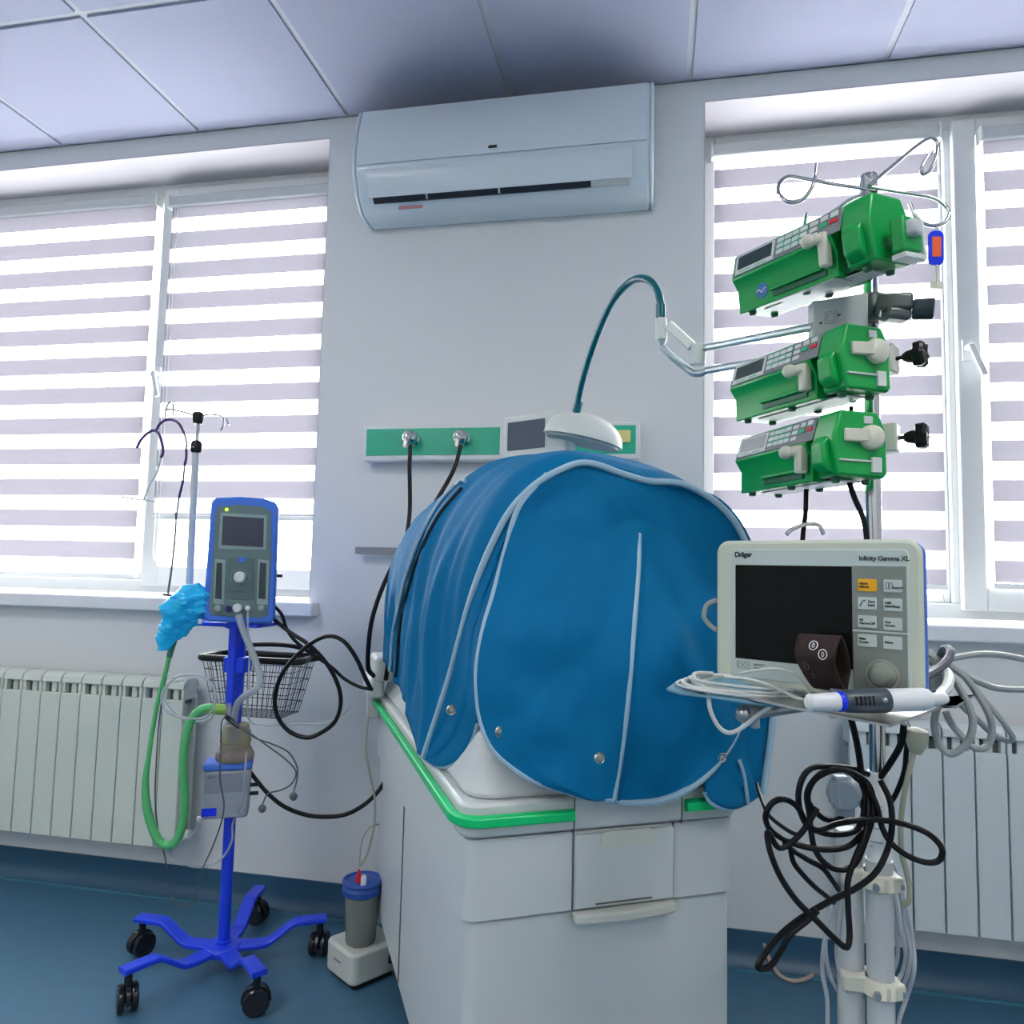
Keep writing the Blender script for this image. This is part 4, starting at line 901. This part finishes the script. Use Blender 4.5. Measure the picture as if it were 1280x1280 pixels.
ad = thing('power_adapter', 'blue-grey power plug adapter hanging in the black cord tangle', 'adapter', atD(1055, 1010, 1.09))
q0 = atD(1055, 990, 1.09); dd = (FW*.85+SX*.4).normalized()
worldparent(B().lathe([(.022, -.008), (.0245, 0), (.0245, .016), (.020, .020)], q0-dd*.01, dd, 10).build('body', ADAPT, bevel=.002), ad)
worldparent(B().obox(atD(1042, 990, 1.085), atD(1060, 990, 1.085), .018, .048).build('plug_block', ADAPT, bevel=.003), ad)
worldparent(B().obox(atD(1057, 1005, 1.09), atD(1057, 1019, 1.09), .024, .016).build('cord_grip', ADAPT, bevel=.002), ad)
# pale cables tied along the lower tube
random.seed(11)
side = [([(1052, 1085), (1042, 1110), (1034, 1150), (1032, 1190), (1040, 1225), (1056, 1250), (1072, 1262)], 'outer pale lead looping down left of the lower tube'),
        ([(1058, 1090), (1052, 1120), (1048, 1160), (1046, 1195), (1054, 1228), (1066, 1250), (1078, 1256)], 'inner pale lead looping down left of the lower tube'),
        ([(1048, 1100), (1038, 1140), (1030, 1180), (1028, 1215), (1034, 1250), (1034, 1300)], 'pale lead hanging straight down left of the lower tube'),
        ([(1118, 1090), (1126, 1120), (1130, 1150), (1136, 1175), (1138, 1200), (1132, 1225), (1120, 1245), (1112, 1258)], 'outermost pale lead bowing right of the lower tube'),
        ([(1112, 1095), (1120, 1130), (1124, 1160), (1132, 1190), (1128, 1215), (1116, 1235), (1108, 1245)], 'second pale lead bowing right of the lower tube'),
        ([(1110, 1100), (1114, 1130), (1120, 1165), (1122, 1195), (1114, 1220), (1104, 1238)], 'innermost pale lead right of the lower tube'),
        ([(1098, 1062), (1112, 1075), (1122, 1092), (1130, 1130), (1140, 1170), (1143, 1210), (1134, 1245), (1124, 1275), (1118, 1310)], 'long pale lead furthest right of the lower tube')]
for pts_, lb in side: cable('patient_lead', mat('cable_pale', (.42, .45, .50), .45), [(u, v, 1.20+.012*math.sin(v*.02+u)) for u, v in pts_], .0034, lb)
tg = thing('paper_tags', 'printed white label sleeve wrapped on the pole behind the black coil', 'label', atD(1100, 1060, 1.17))
worldparent(B().lathe([(.0174, 0), (.0177, .002), (.0177, .10), (.0174, .102)], V(PX, PYY-.001, .715), V(0, 0, 1), 24).build('sleeve', PANW), tg)
for i, z in enumerate((.722, .73, .752, .766, .773, .780, .787)):
    P_ = [V(PX+.018*math.cos(a_), PYY-.001+.018*math.sin(a_), z) for a_ in [math.radians(-150+8*j) for j in range(3 if i == 0 else 9)]]
    worldparent(B().tube(P_, .0007, 5).build('print_line', TXTG), tg)
cable('floor_cable', CABR, [atD(905, 1160, 2.25), (925, 1163, 2.22), (942, 1168, 2.20), (955, 1180, 2.17), (962, 1200, 2.15), atZ(975, 1219, .007), atZ(992, 1226, .007), atZ(1010, 1222, .007), atZ(1024, 1212, .007), atZ(1045, 1205, .007), atZ(1075, 1206, .007)], .0055, 'pinkish cable drooping onto the blue floor behind the pole')

# ------------------------------------------------------------------ blue stand with castors
SXP, SYP = -1.21, -.38
bs = thing('rolling_stand', 'bright blue five-legged rolling stand with black castors at the left', 'stand', (SXP, SYP, 0))
bw = lambda o: worldparent(o, bs)
B().cyl(V(0, 0, .055), V(0, 0, .97), .0165, n=28).build('pole', STANDB, bs)
B().lathe([(.050, .045), (.052, .060), (.046, .068), (.022, .071)], n=28).build('hub', STANDB, bs)
B().lathe([(.020, .0705), (.0215, .073), (.0215, .078), (.018, .080)], n=24).build('pole_foot', STANDB, bs)
for a_ in (-116, 179, 100, 28.5, -40):
    t_ = math.radians(a_); d = V(math.cos(t_), math.sin(t_), 0); s_ = V(-d.y, d.x, 0)
    prof2 = [(.015, .058, .026), (.06, .056, .025), (.11, .055, .022), (.135, .064, .021), (.185, .098, .020), (.21, .104, .020), (.285, .104, .020)]
    P_ = cr([V(r, h, w) for r, h, w in prof2], 4)
    rows = [[d*p.x+s_*p.z+V(0, 0, p.y-.007), d*p.x+s_*p.z+V(0, 0, p.y+.007), d*p.x-s_*p.z+V(0, 0, p.y+.007), d*p.x-s_*p.z+V(0, 0, p.y-.007)] for p in P_]
    lg = B().grid(rows, True); lg.add(rows[0], [(0, 1, 2, 3)]); lg.add(rows[-1], [(3, 2, 1, 0)])
    lg.build('leg', STANDB, bs, bevel=.0035)
    caster(bs, d.x*.268, d.y*.268, .034, .098, ang=t_+1.2)
# accessory rod with knobs and hooks
R0 = V(-.158, -.04, 0)
def RDP(u, v, dy=0): return atY(u, v, SYP-.04+dy)-V(SXP, SYP, 0)
B().cyl(RDP(236, 745), RDP(245, 560), .0105, n=18).build('rod', LGREY, bs)
B().cyl(RDP(245, 562), RDP(248, 528), .0055, n=16).build('rod', LGREY, bs)
B().lathe([(.013, 0), (.0155, .01), (.0165, .030), (.012, .036)], RDP(247, 530), V(0, 0, 1), 18).build('end_knob', BLKP, bs)
o = B().lathe([(.013, 0), (.0165, .006), (.0165, .026), (.012, .036)], RDP(245, 566), V(0, 0, 1), 18).build('lock_knob', BLKP, bs)
B().ball(RDP(246, 560)-V(0, .017, 0), .0035).build('screw', CHROME, o)
for pts_ in ([(248, 522), (262, 518), (278, 521), (279, 532), (276, 538)], [(278, 521), (283, 524), (286, 531)], [(246, 520), (225, 514), (208, 512), (207, 524)], [(208, 512), (211, 504), (216, 505), (217, 520)]):
    B().tube(cr([RDP(*p) for p in pts_], 5), .0030, 8).build('hook', STEEL, bs)
B().tube(cr([RDP(152, 621), RDP(168, 624), RDP(180, 625), RDP(194, 627)], 3), .0028, 6).build('cross_hook', LGREY, bs)
B().obox(V(-.155, -.04, 1.02), V(0, 0, .96), .03, .02).build('rod_bracket', STANDB, bs, bevel=.003)
B().box(-.012, .012, -.04, .02, .74, .985).build('mount_plate', STANDB, bs, bevel=.003)
B().box(-.030, .036, -.032, .018, .835, .880).build('mount_block', STANDB, bs, bevel=.004)
B().box(-.095, .105, -.085, .03, .972, .984).build('shelf', STANDB, bs, bevel=.003)
# wire basket behind the pole
bk = B(); zt, zb_ = .868, .70; tx0, tx1, bx0, bx1 = -.135, .165, -.095, .125; yt0, yt1, yb0, yb1 = .025, .165, .035, .145
def bkc(s_, t_, z): f_ = (z-zb_)/(zt-zb_); return V((bx0+(tx0-bx0)*f_)*(1-s_)+(bx1+(tx1-bx1)*f_)*s_, (yb0+(yt0-yb0)*f_)*(1-t_)+(yb1+(yt1-yb1)*f_)*t_, z)
for z in [zb_+i*(zt-zb_)/5 for i in range(5)]: bk.tube([bkc(0, 0, z), bkc(1, 0, z), bkc(1, 1, z), bkc(0, 1, z)], .0013, 5, True)
for i in range(15):
    s_ = i/14; bk.tube([bkc(s_, 0, zt), bkc(s_, 0, zb_), bkc(s_, 1, zb_), bkc(s_, 1, zt)], .0011, 5)
for i in range(1, 7):
    t_ = i/7; bk.tube([bkc(0, t_, zt), bkc(0, t_, zb_), bkc(1, t_, zb_), bkc(1, t_, zt)], .0011, 5)
bko = bk.build('wire_basket', BLKP, bs)
B().tube(cr([bkc(0, 0, zt), bkc(.5, 0, zt), bkc(1, 0, zt), bkc(1.03, .5, zt), bkc(1, 1, zt), bkc(.5, 1, zt), bkc(0, 1, zt), bkc(-.03, .5, zt)], 8, True), .0105, 10, True).build('basket_rim', BLKP, bko)
B().tube(cr([bkc(.02, 1.02, zt+.014), bkc(.35, 1.02, zt+.03), bkc(.7, 1.02, zt+.03), bkc(.98, 1.02, zt+.014)], 8), .008, 10).build('basket_handle', BLKP, bko)

# ------------------------------------------------------------------ breathing unit
UO = atD(299, 779, 2.05); SC = 2.05/FPX
un = thing('breathing_unit', 'blue-framed grey breathing support unit with small screen on top of stand', 'medical device', UO)
un.rotation_euler = (Matrix((SX, -FW*-1, UX)).transposed()).to_euler()
un.rotation_euler = (Matrix.Rotation(math.radians(27), 4, 'Z') @ Matrix.Rotation(math.radians(1.2), 4, 'Y')).to_euler()
xh = V(math.cos(math.radians(27)), math.sin(math.radians(27)), 0)
def plane_uv(root):
    Mi = (Matrix.Translation(root.location) @ root.rotation_euler.to_matrix().to_4x4()).inverted(); c = Mi @ CAM
    def f(u, v): k = Mi.to_3x3() @ ray(u, v); q = c+k*(-c.y/k.y); return q.x, q.z
    return f
U = plane_uv(un)
def upoly(pts_, y0, h_): 
    P_ = [U(*p) for p in pts_]; return B().prism(P_, Matrix(((1, 0, 0, 0), (0, 0, 1, y0), (0, 1, 0, 0), (0, 0, 0, 1))), h_)
fr = [(253, 770), (257, 720), (263, 640), (264, 626), (270, 622), (300, 620.5), (330, 623), (345, 628), (348, 635), (346, 700), (343, 775), (338, 780), (300, 779.5), (258, 777)]
upoly(fr, 0, .075).build('case', UNITB, un, bevel=.007)
fc_ = [(261, 764), (266, 700), (270, 638), (275, 633), (300, 631), (330, 634), (339, 640), (339, 700), (335, 768), (331, 772), (300, 771.5), (265, 769)]
upoly(fc_, -.002, .004).build('front_plate', UNITG, un, bevel=.001)
upoly([(273, 686), (276, 641), (334, 644), (333, 688)], -.004, .003).build('screen_frame', UNITL, un, bevel=.001)
upoly([(277, 681), (279, 645), (330, 648), (329, 684)], -.0055, .003).build('screen', mat('unit_screen', (.045, .05, .08), .2), un, bevel=.0005)
B().ball(V(U(283.5, 637)[0], -.003, U(283.5, 637)[1]), .0042).build('status_light', LED, un)
upoly([(282, 747), (285, 697), (317, 698), (316, 748), (310, 750), (288, 749)], -.004, .003).build('centre_panel', mat('unit_grey_dark', (.095, .165, .16), .45), un, bevel=.001)
upoly([(297, 702), (299, 697), (309, 696), (308, 700), (303, 703)], -.006, .003).build('blue_print', UNITB, un)
for (a, b) in (((270, 700), (279, 701)), ((324, 702), (334, 703))):
    upoly([(a[0]-3, 755), (a[0]-1, 699), (b[0]+3, 700), (b[0]+1, 756)], -.0035, .002).build('gauge_frame', UNITL, un, bevel=.0008)
    upoly([(a[0]-1, 748), (a[0]+1, 703), (b[0]-1, 704), (b[0]-2, 749)], -.0045, .002).build('gauge_tube', mat('gauge_dark', (.03, .05, .06), .3), un)
    x, z = U(a[0]+2.5, 760); B().lathe([(.010, 0), (.009, .012), (.006, .014)], V(x, -.002, z), V(0, -1, 0), 18).build('gauge_knob', UNITL, un)
x, z = U(300, 721.5); B().lathe([(.0165, 0), (.0155, .004), (.0145, .004), (.0135, .016), (.011, .018)], V(x, -.004, z), V(0, -1, 0), 26).build('dial', WHT, un)
B().tube([V(x+.024*math.cos(math.radians(q)), -.0068, z+.022*math.sin(math.radians(q))) for q in range(-35, 216, 10)], .0006, 5).build('dial_scale', UNITL, un)
x, z = U(287, 740); text('lettering', 'O2 Blender', .0075, face_M(x, -.0065, z), TXT, un)
x, z = U(286, 761); B().lathe([(.009, 0), (.008, .006)], V(x, -.002, z), V(0, -1, 0), 16).build('port', mat('port_navy', (.005, .01, .14), .4), un)
x, z = U(297, 760); B().lathe([(.0125, 0), (.0125, .018), (.010, .022)], V(x, -.002, z), V(0, -1, 0), 18).build('port', WHT, un)
x, z = U(310, 760); B().lathe([(.007, 0), (.007, .014), (.005, .016)], V(x, -.002, z), V(0, -1, 0), 16).build('port', WHT, un)
x, z = U(347, 720); B().cyl(V(x-.01, .05, z), V(x+.012, .05, z), .0045, n=12).build('side_peg', BLKP, un)
for q in (640, 654): 
    x, z = U(264, q); B().box(x-.004, x+.002, .02, .06, z-.009, z+.009).build('side_grip', UNITB, un, bevel=.002)
x, z = U(250, 777); B().box(x-.005, x+.005, -.004, .004, z-.007, z+.007).build('corner_clip', WHT, un, bevel=.001)

# ------------------------------------------------------------------ humidifier on the stand
D0 = 2.07; ho = atD(281, 1024, D0); hS = D0/FPX
hu = thing('humidifier', 'grey heated humidifier box with blue top and smoky clear chamber on stand', 'humidifier', ho); hu.rotation_euler = (0, 0, math.atan2(xh.y, xh.x))
HU = plane_uv(hu)
x0, z0 = HU(250, 1024); x1, z1 = HU(314, 962)
x0 += .002; z1 = abs(z1)
B().prism([(x0+.004, 0), (x1-.004, 0), (x1, z1), (x0, z1)], Matrix(((1, 0, 0, 0), (0, 0, 1, 0), (0, 1, 0, 0), (0, 0, 0, 1))), .078).build('body', mat('humidifier_grey', (.33, .36, .42), .45), hu, bevel=.007)
B().box(x0-.002, x1+.002, -.002, .080, z1, z1+.021).build('blue_top', mat('humidifier_blue', (.07, .20, .75), .4), hu, bevel=.006)
B().box(x0+.006, x1-.006, -.0015, .001, z1-.06, z1-.008).build('front_label', mat('label_grey', (.25, .27, .33), .5), hu, bevel=.0005)
a_, b_ = HU(251, 1021); B().box(a_+.001, a_+.040, -.003, .0, b_, b_+.022).build('blue_sticker', TAGB, hu, bevel=.0005)
text('lettering', 'HEAT', .009, face_M(x0+.009, -.0022, z1-.019), TXT, hu)
cxh, czh = HU(292, 951)
ch_ = B().lathe([(.050, 0), (.053, .004), (.053, .018), (.046, .030), (.042, .036)], V(cxh, .040, z1+.0215), V(0, 0, 1), 28).build('chamber_base', REDW, hu)
B().lathe([(.041, 0), (.041, .045), (.036, .050), (.036, .064), (.030, .068)], V(cxh, .040, z1+.056), V(0, 0, 1), 28).build('chamber', AMBER, hu)
B().tube([V(cxh+.041*math.cos(a_), .04+.041*math.sin(a_), z1+.075) for a_ in [2*PI*i/28 for i in range(28)]], .003, 6, True).build('chamber_ring', AMBER, hu)
B().box(cxh-.045, cxh-.02, -.002, .012, z1+.05, z1+.056).build('latch', CLEARP, hu)
B().cyl(V(cxh-.02, .03, z1+.10), V(cxh-.02, .03, z1+.185), .012, n=16).build('chamber_port', CLEARP, hu)
B().box(x0-.014, x0+.002, .02, .04, -.012, .002).build('side_knob', LAMPW, hu, bevel=.003)
for z in (z1-.048, z1-.012-.06): B().cyl(V(x1-.005, .02, z), V(x1+.022, .02, z), .0055, n=12).build('socket_plug', BLKP, hu)
B().box(-.03, .04, .078, .13, .03, .11).build('pole_bracket', STANDB, hu, bevel=.004)

# ------------------------------------------------------------------ hoses and leads on the stand
cable('green_hose', HOSEG, [(272, 886, 2.04), (262, 885, 2.03), (250, 888, 2.02), (238, 902, 2.02), (231, 930, 2.02), (229, 960, 2.02), (231, 1000, 2.02), (228, 1030, 2.02), (221, 1050, 2.02), (210, 1058, 2.02), (199, 1050, 2.02), (190, 1030, 2.02), (184, 1005, 2.02), (183, 975, 2.03), (186, 945, 2.03), (191, 910, 2.04), (200, 870, 2.05), (207, 840, 2.05), (213, 815, 2.06), (216, 800, 2.06)],
      None) if False else None
hose = [(272, 886, 2.04), (262, 885, 2.03), (250, 888, 2.02), (238, 902, 2.02), (231, 930, 2.02), (229, 960, 2.02), (231, 1000, 2.02), (228, 1030, 2.02), (221, 1050, 2.02), (210, 1057, 2.02), (198, 1050, 2.02), (189, 1030, 2.02), (183, 1005, 2.02), (182, 975, 2.03), (186, 945, 2.03), (191, 910, 2.04), (199, 870, 2.05), (207, 840, 2.05), (213, 815, 2.06), (218, 800, 2.06)]
P_ = cr([atD(*p) for p in hose], 10); rr1 = [(.0118 if i/len(P_) < .62 else .0118-.0055*min(1, (i/len(P_)-.62)/.12))*(1+.03*math.sin(i*2.1)) for i in range(len(P_))]
gh = tag(B().tube(P_, rr1, 14).build('green_hose', HOSEG), 'green corrugated breathing hose hanging in a long loop from the chamber', 'hose')
B().tube([atD(280, 887, 2.05), atD(272, 886, 2.04), atD(258, 886, 2.03)], .0145, 14).build('cuff_end', mat('hose_end', (.30, .55, .10), .4), gh)
B().tube(P_[-14:], .0085, 10).build('sleeve', mat('sleeve_green', (.03, .20, .12), .4), gh)
cable('air_tube', CLEAR, [(298, 768, 2.0), (303, 785, 2.0), (311, 805, 2.0), (320, 828, 2.0), (325, 848, 2.0), (321, 860, 2.0), (308, 868, 2.01), (298, 878, 2.02), (294, 892, 2.04), (292, 905, 2.06)], .0095, 'wide clear tube running from the unit port down to the chamber', 'tube')
cable('thin_tube', CLEAR, [(310, 764, 2.01), (310, 790, 2.01), (312, 820, 2.01), (311, 850, 2.02), (311, 898, 2.04), (330, 906, 2.06), (370, 905, 2.08), (405, 904, 2.1), (422, 898, 2.12), (440, 882, 2.14)], .0030, 'thin clear tube dropping from the unit, then running right past the basket', 'tube')
cable('thin_tube', CLEAR, [(230, 850, 2.04), (210, 855, 2.03), (202, 872, 2.02), (210, 890, 2.01), (235, 898, 2.01), (258, 896, 2.01), (268, 880, 2.01), (268, 862, 2.02), (255, 846, 2.03), (235, 843, 2.04), (218, 848, 2.05), (205, 868, 2.05), (215, 888, 2.04), (235, 902, 2.04), (262, 900, 2.03), (268, 888, 2.03)], .0034, 'thin clear tube coiled beside the basket, left of the blue pole', 'tube')
cable('thin_tube', CLEAR, [(250, 1030, 2.06), (240, 1043, 2.05), (225, 1052, 2.04), (212, 1060, 2.04), (220, 1073, 2.05), (240, 1083, 2.06), (262, 1082, 2.08), (280, 1070, 2.1), (290, 1050, 2.1), (291, 1030, 2.1), (303, 1000, 2.06), (306, 970, 2.05), (308, 940, 2.05)], .0034, 'thin clear tube looping under the humidifier and up its right side', 'tube')
cable('thin_lead', mat('cable_dark_grey', (.08, .09, .10), .5), [(284, 892, 2.03), (277, 905, 2.03), (276, 940, 2.03), (275, 975, 2.035), (280, 1005, 2.04), (276, 1030, 2.03), (265, 1060, 2.03), (252, 1090, 2.03), (246, 1120, 2.03), (234, 1134, 2.03), (220, 1128, 2.03), (211, 1105, 2.03), (206, 1070, 2.03), (198, 1040, 2.04), (194, 1000, 2.04), (195, 960, 2.05), (199, 900, 2.06), (207, 850, 2.06), (216, 808, 2.07)], .0020, 'thin dark lead hanging in the lowest loop, in front of the humidifier')
GL = mat('lead_grey', (.10, .11, .12), .5)
for pts_, lb in (([(284, 896, 2.03), (298, 908, 2.02), (318, 922, 2.02), (340, 930, 2.02), (360, 940, 2.02), (371, 958, 2.02), (371, 975, 2.02), (367, 990, 2.02)], 'thin grey sensor lead with round end, right of humidifier, longer one'),
                 ([(282, 896, 2.04), (296, 906, 2.04), (312, 916, 2.04), (338, 935, 2.04), (358, 950, 2.04), (370, 965, 2.04), (364, 980, 2.04), (350, 988, 2.04), (335, 992, 2.03), (328, 1005, 2.03)], 'thin grey sensor lead with round end, right of humidifier, lower one')):
    r_ = thing('sensor_lead', lb, 'cable', atD(*pts_[-1])); worldparent(B().tube(cr([atD(*p) for p in pts_], 8), .0022, 7).build('cord', GL), r_)
    e = atD(*pts_[-1]); worldparent(B().ball(e-V(0, 0, .012), .0115, sc3=(1, .7, 1)).build('round_end', GL), r_); worldparent(B().cyl(atD(*pts_[0]), atD(pts_[0][0]+16, pts_[0][1]+14, pts_[0][2]), .0055, .004, n=12).build('plug', BLKP), r_)
cable('supply_hose', BLK, [(342, 774, 2.12), (362, 790, 2.10), (385, 805, 2.08), (405, 825, 2.07), (420, 850, 2.06), (426, 875, 2.06), (420, 900, 2.06), (403, 915, 2.06), (383, 922, 2.06), (360, 913, 2.07), (346, 893, 2.07), (344, 868, 2.07), (353, 842, 2.07), (370, 820, 2.07), (392, 802, 2.07), (412, 795, 2.07), (430, 802, 2.06), (445, 822, 2.05), (456, 846, 2.04), (464, 862, 2.04)], .0062, 'black hose making one full loop between the blue stand and the cover', 'hose')
cable('supply_hose', BLK, [(340, 755, 2.12), (352, 768, 2.11), (358, 785, 2.11), (368, 800, 2.11), (390, 818, 2.11), (412, 832, 2.1), (430, 848, 2.08), (448, 858, 2.06), (466, 862, 2.05)], .0050, 'thinner black hose crossing the loop toward the incubator latch', 'hose')
cable('supply_hose', BLK, [(306, 955, 2.14), (318, 972, 2.14), (335, 992, 2.13), (355, 1008, 2.12), (380, 1018, 2.12), (405, 1021, 2.12), (432, 1018, 2.12), (455, 1006, 2.12), (472, 990, 2.13), (484, 972, 2.16)], .0062, 'black hose sagging in a shallow curve right of the humidifier', 'hose')
cable('drain_tube', CABB, [(462, 885, 2.02), (459, 910, 2.03), (458, 940, 2.04), (463, 970, 2.06), (468, 995, 2.08), (468, 1030, 2.10), (460, 1065, 2.12), (452, 1082, 2.12)], .0032, 'thin olive tube hanging along the far edge of the incubator', 'tube')
# purple headset tubing on the hook
pt = thing('purple_tubing', 'thin purple forked tubing hanging on a hook left of the grey rod', 'tubing', RDP(211, 517)+V(SXP, SYP, 0))
pw = lambda o: worldparent(o, pt)
def PT(pts_, r, m_=PURP, nm='tube'): return pw(B().tube(cr([atY(u, v, SYP-.045) for u, v in pts_], 8), r, 8).build(nm, m_))
PT([(195, 539), (200, 530), (208, 525), (216, 525), (224, 530), (230, 541)], .0040); PT([(171, 560), (176, 550), (184, 542), (192, 538), (199, 543), (203, 556), (204, 566), (201, 572)], .0044)
PT([(230, 541), (233, 552), (233, 562)], .0030, GL, 'wire'); PT([(233, 562), (233, 572), (231, 581)], .0042, PURP, 'sleeve'); PT([(231, 581), (229, 600)], .0030, GL, 'wire'); PT([(229, 600), (227, 610), (224, 622)], .0042, PURP, 'sleeve')
PT([(224, 622), (222, 635), (220, 650)], .0030, GL, 'wire'); PT([(220, 640), (220, 655)], .0028, PURP, 'sleeve'); PT([(220, 655), (218, 680), (214, 715), (211, 735), (210, 744)], .0030, GL, 'wire')
PT([(201, 572), (196, 590), (186, 610), (180, 624)], .0034, LGREY, 'stem'); PT([(204, 743), (214, 744)], .0035, BLKP, 'clip')
# crumpled film bag tied on the rod
def bag(path, rad, seed, m_, parent, name):
    P_ = cr([V(*p) for p in path], 12); n_ = 36; rows = []
    R_ = cr([V(r, 0, 0) for r in rad], 12)
    for i, p in enumerate(P_):
        rows.append([])
        for k in range(n_):
            a_ = 2*PI*k/n_; d = SX*math.cos(a_)+FW*math.sin(a_)*.7+UX*.0
            q = p+d*R_[i].x; nn = noise.noise(q*28+V(seed, 0, 0))*.9+abs(noise.noise(q*60+V(0, seed, 0)))*.7
            rows[-1].append(p+d*max(.001, R_[i].x*(1+.55*nn))+UX*noise.noise(q*40)*.008)
    mb = B().grid(rows, True); mb.add(rows[0], [tuple(range(n_))]); mb.add(rows[-1], [tuple(range(n_))]); return mb.build(name, m_, parent)
bgp = [atD(u, v, 2.04) for u, v in ((240, 731), (240, 742), (234, 756), (226, 770), (216, 784), (207, 797), (203, 812))]
tag(bag(bgp, (.018, .040, .050, .046, .034, .026, .016), 3, BAG, None, 'plastic_bag'), 'crumpled bright blue plastic film bag on the rod, left of the unit', 'bag')
b2 = bag([atD(u, v, 2.05) for u, v in ((243, 762), (238, 775), (230, 790), (222, 800))], (.030, .030, .018, .008), 9, BAG, None, 'bag_tail'); b2.parent = bpy.data.objects['plastic_bag']

# ------------------------------------------------------------------ suction pump on the floor
AA = V(-.92, -.332, 0); BB = V(-.800, -.416, 0); sa = math.atan2((BB-AA).y, (BB-AA).x)
su = thing('suction_pump', 'white floor suction pump with smoky jar and blue lid behind the incubator', 'pump', AA, sa)
slab(0, (BB-AA).length, 0, .155, .012, .095, .022, PUMPB, 'base', su, bevel=.008)
slab(.01, .14, .012, .14, 0, .013, .01, BLKP, 'rubber_foot', su)
text('lettering', 'vacuum', .012, face_M(.05, -.0008, .055), TXTG, su)
jx, jy = .085, .062
B().lathe([(.040, .096), (.042, .102), (.046, .17), (.049, .225), (.049, .235)], V(jx, jy, 0), n=32).build('jar', JAR, su)
ld = B().lathe([(.050, .228), (.056, .232), (.056, .246), (.052, .250), (.048, .262), (.030, .266)], V(jx, jy, 0), n=32).build('lid', LIDB, su)
B().tube([V(jx+.052*math.cos(a_), jy+.052*math.sin(a_), .262) for a_ in [2*PI*i/30 for i in range(30)]], .006, 8, True).build('lid_rim', LIDB, ld)
B().lathe([(.009, .264), (.010, .275), (.006, .288), (.003, .300)], V(jx+.01, jy-.02, 0), n=16).build('red_plug', RED, ld)
B().lathe([(.008, .264), (.008, .284), (.005, .290)], V(jx+.032, jy-.018, 0), n=14).build('port', WHT, ld)
cable('suction_lead', CABB, [(450, 1084, 2.10), (450, 1070, 2.10), (453, 1050, 2.12), (462, 1035, 2.14), (474, 1030, 2.16)], .0022, 'thin olive lead rising from the red plug of the suction pump')

# ------------------------------------------------------------------ lights
EM = mat('light_diffuser', (1.0, .98, .95), .5, emit=8.5)
for i, j, nm in LAMPS:
    r = thing('ceiling_light', nm, 'ceiling light', (x0g+.6*i+.3, -.6*j-.3, H-.012), group=None)
    B().box(-.287, .287, -.287, .287, 0, .012).build('diffuser', EM, r, smooth=False)
wd_ = bpy.data.worlds.new('sky'); sc.world = wd_; wd_.use_nodes = True; N = wd_.node_tree.nodes; Lk = wd_.node_tree.links
bg_ = N['Background']; tcw = N.new('ShaderNodeTexCoord'); spz = N.new('ShaderNodeSeparateXYZ'); rampw = N.new('ShaderNodeValToRGB')
Lk.new(tcw.outputs['Generated'], spz.inputs[0]); mpr = N.new('ShaderNodeMapRange'); mpr.inputs[1].default_value = -1; mpr.inputs[2].default_value = 1
Lk.new(spz.outputs[2], mpr.inputs[0]); Lk.new(mpr.outputs[0], rampw.inputs[0]); Lk.new(rampw.outputs[0], bg_.inputs[0])
rampw.color_ramp.elements[0].position = .44; rampw.color_ramp.elements[0].color = (.62, .62, .62, 1)      # bright paved ground
rampw.color_ramp.elements[1].position = .52; rampw.color_ramp.elements[1].color = (1.0, .985, .965, 1)      # overcast sky
bg_.inputs[1].default_value = 8.0
sc.view_settings.view_transform = 'Standard'; sc.view_settings.look = 'None'; sc.view_settings.gamma = 1; sc.view_settings.use_curve_mapping = False
sc.view_settings.exposure = 1.17
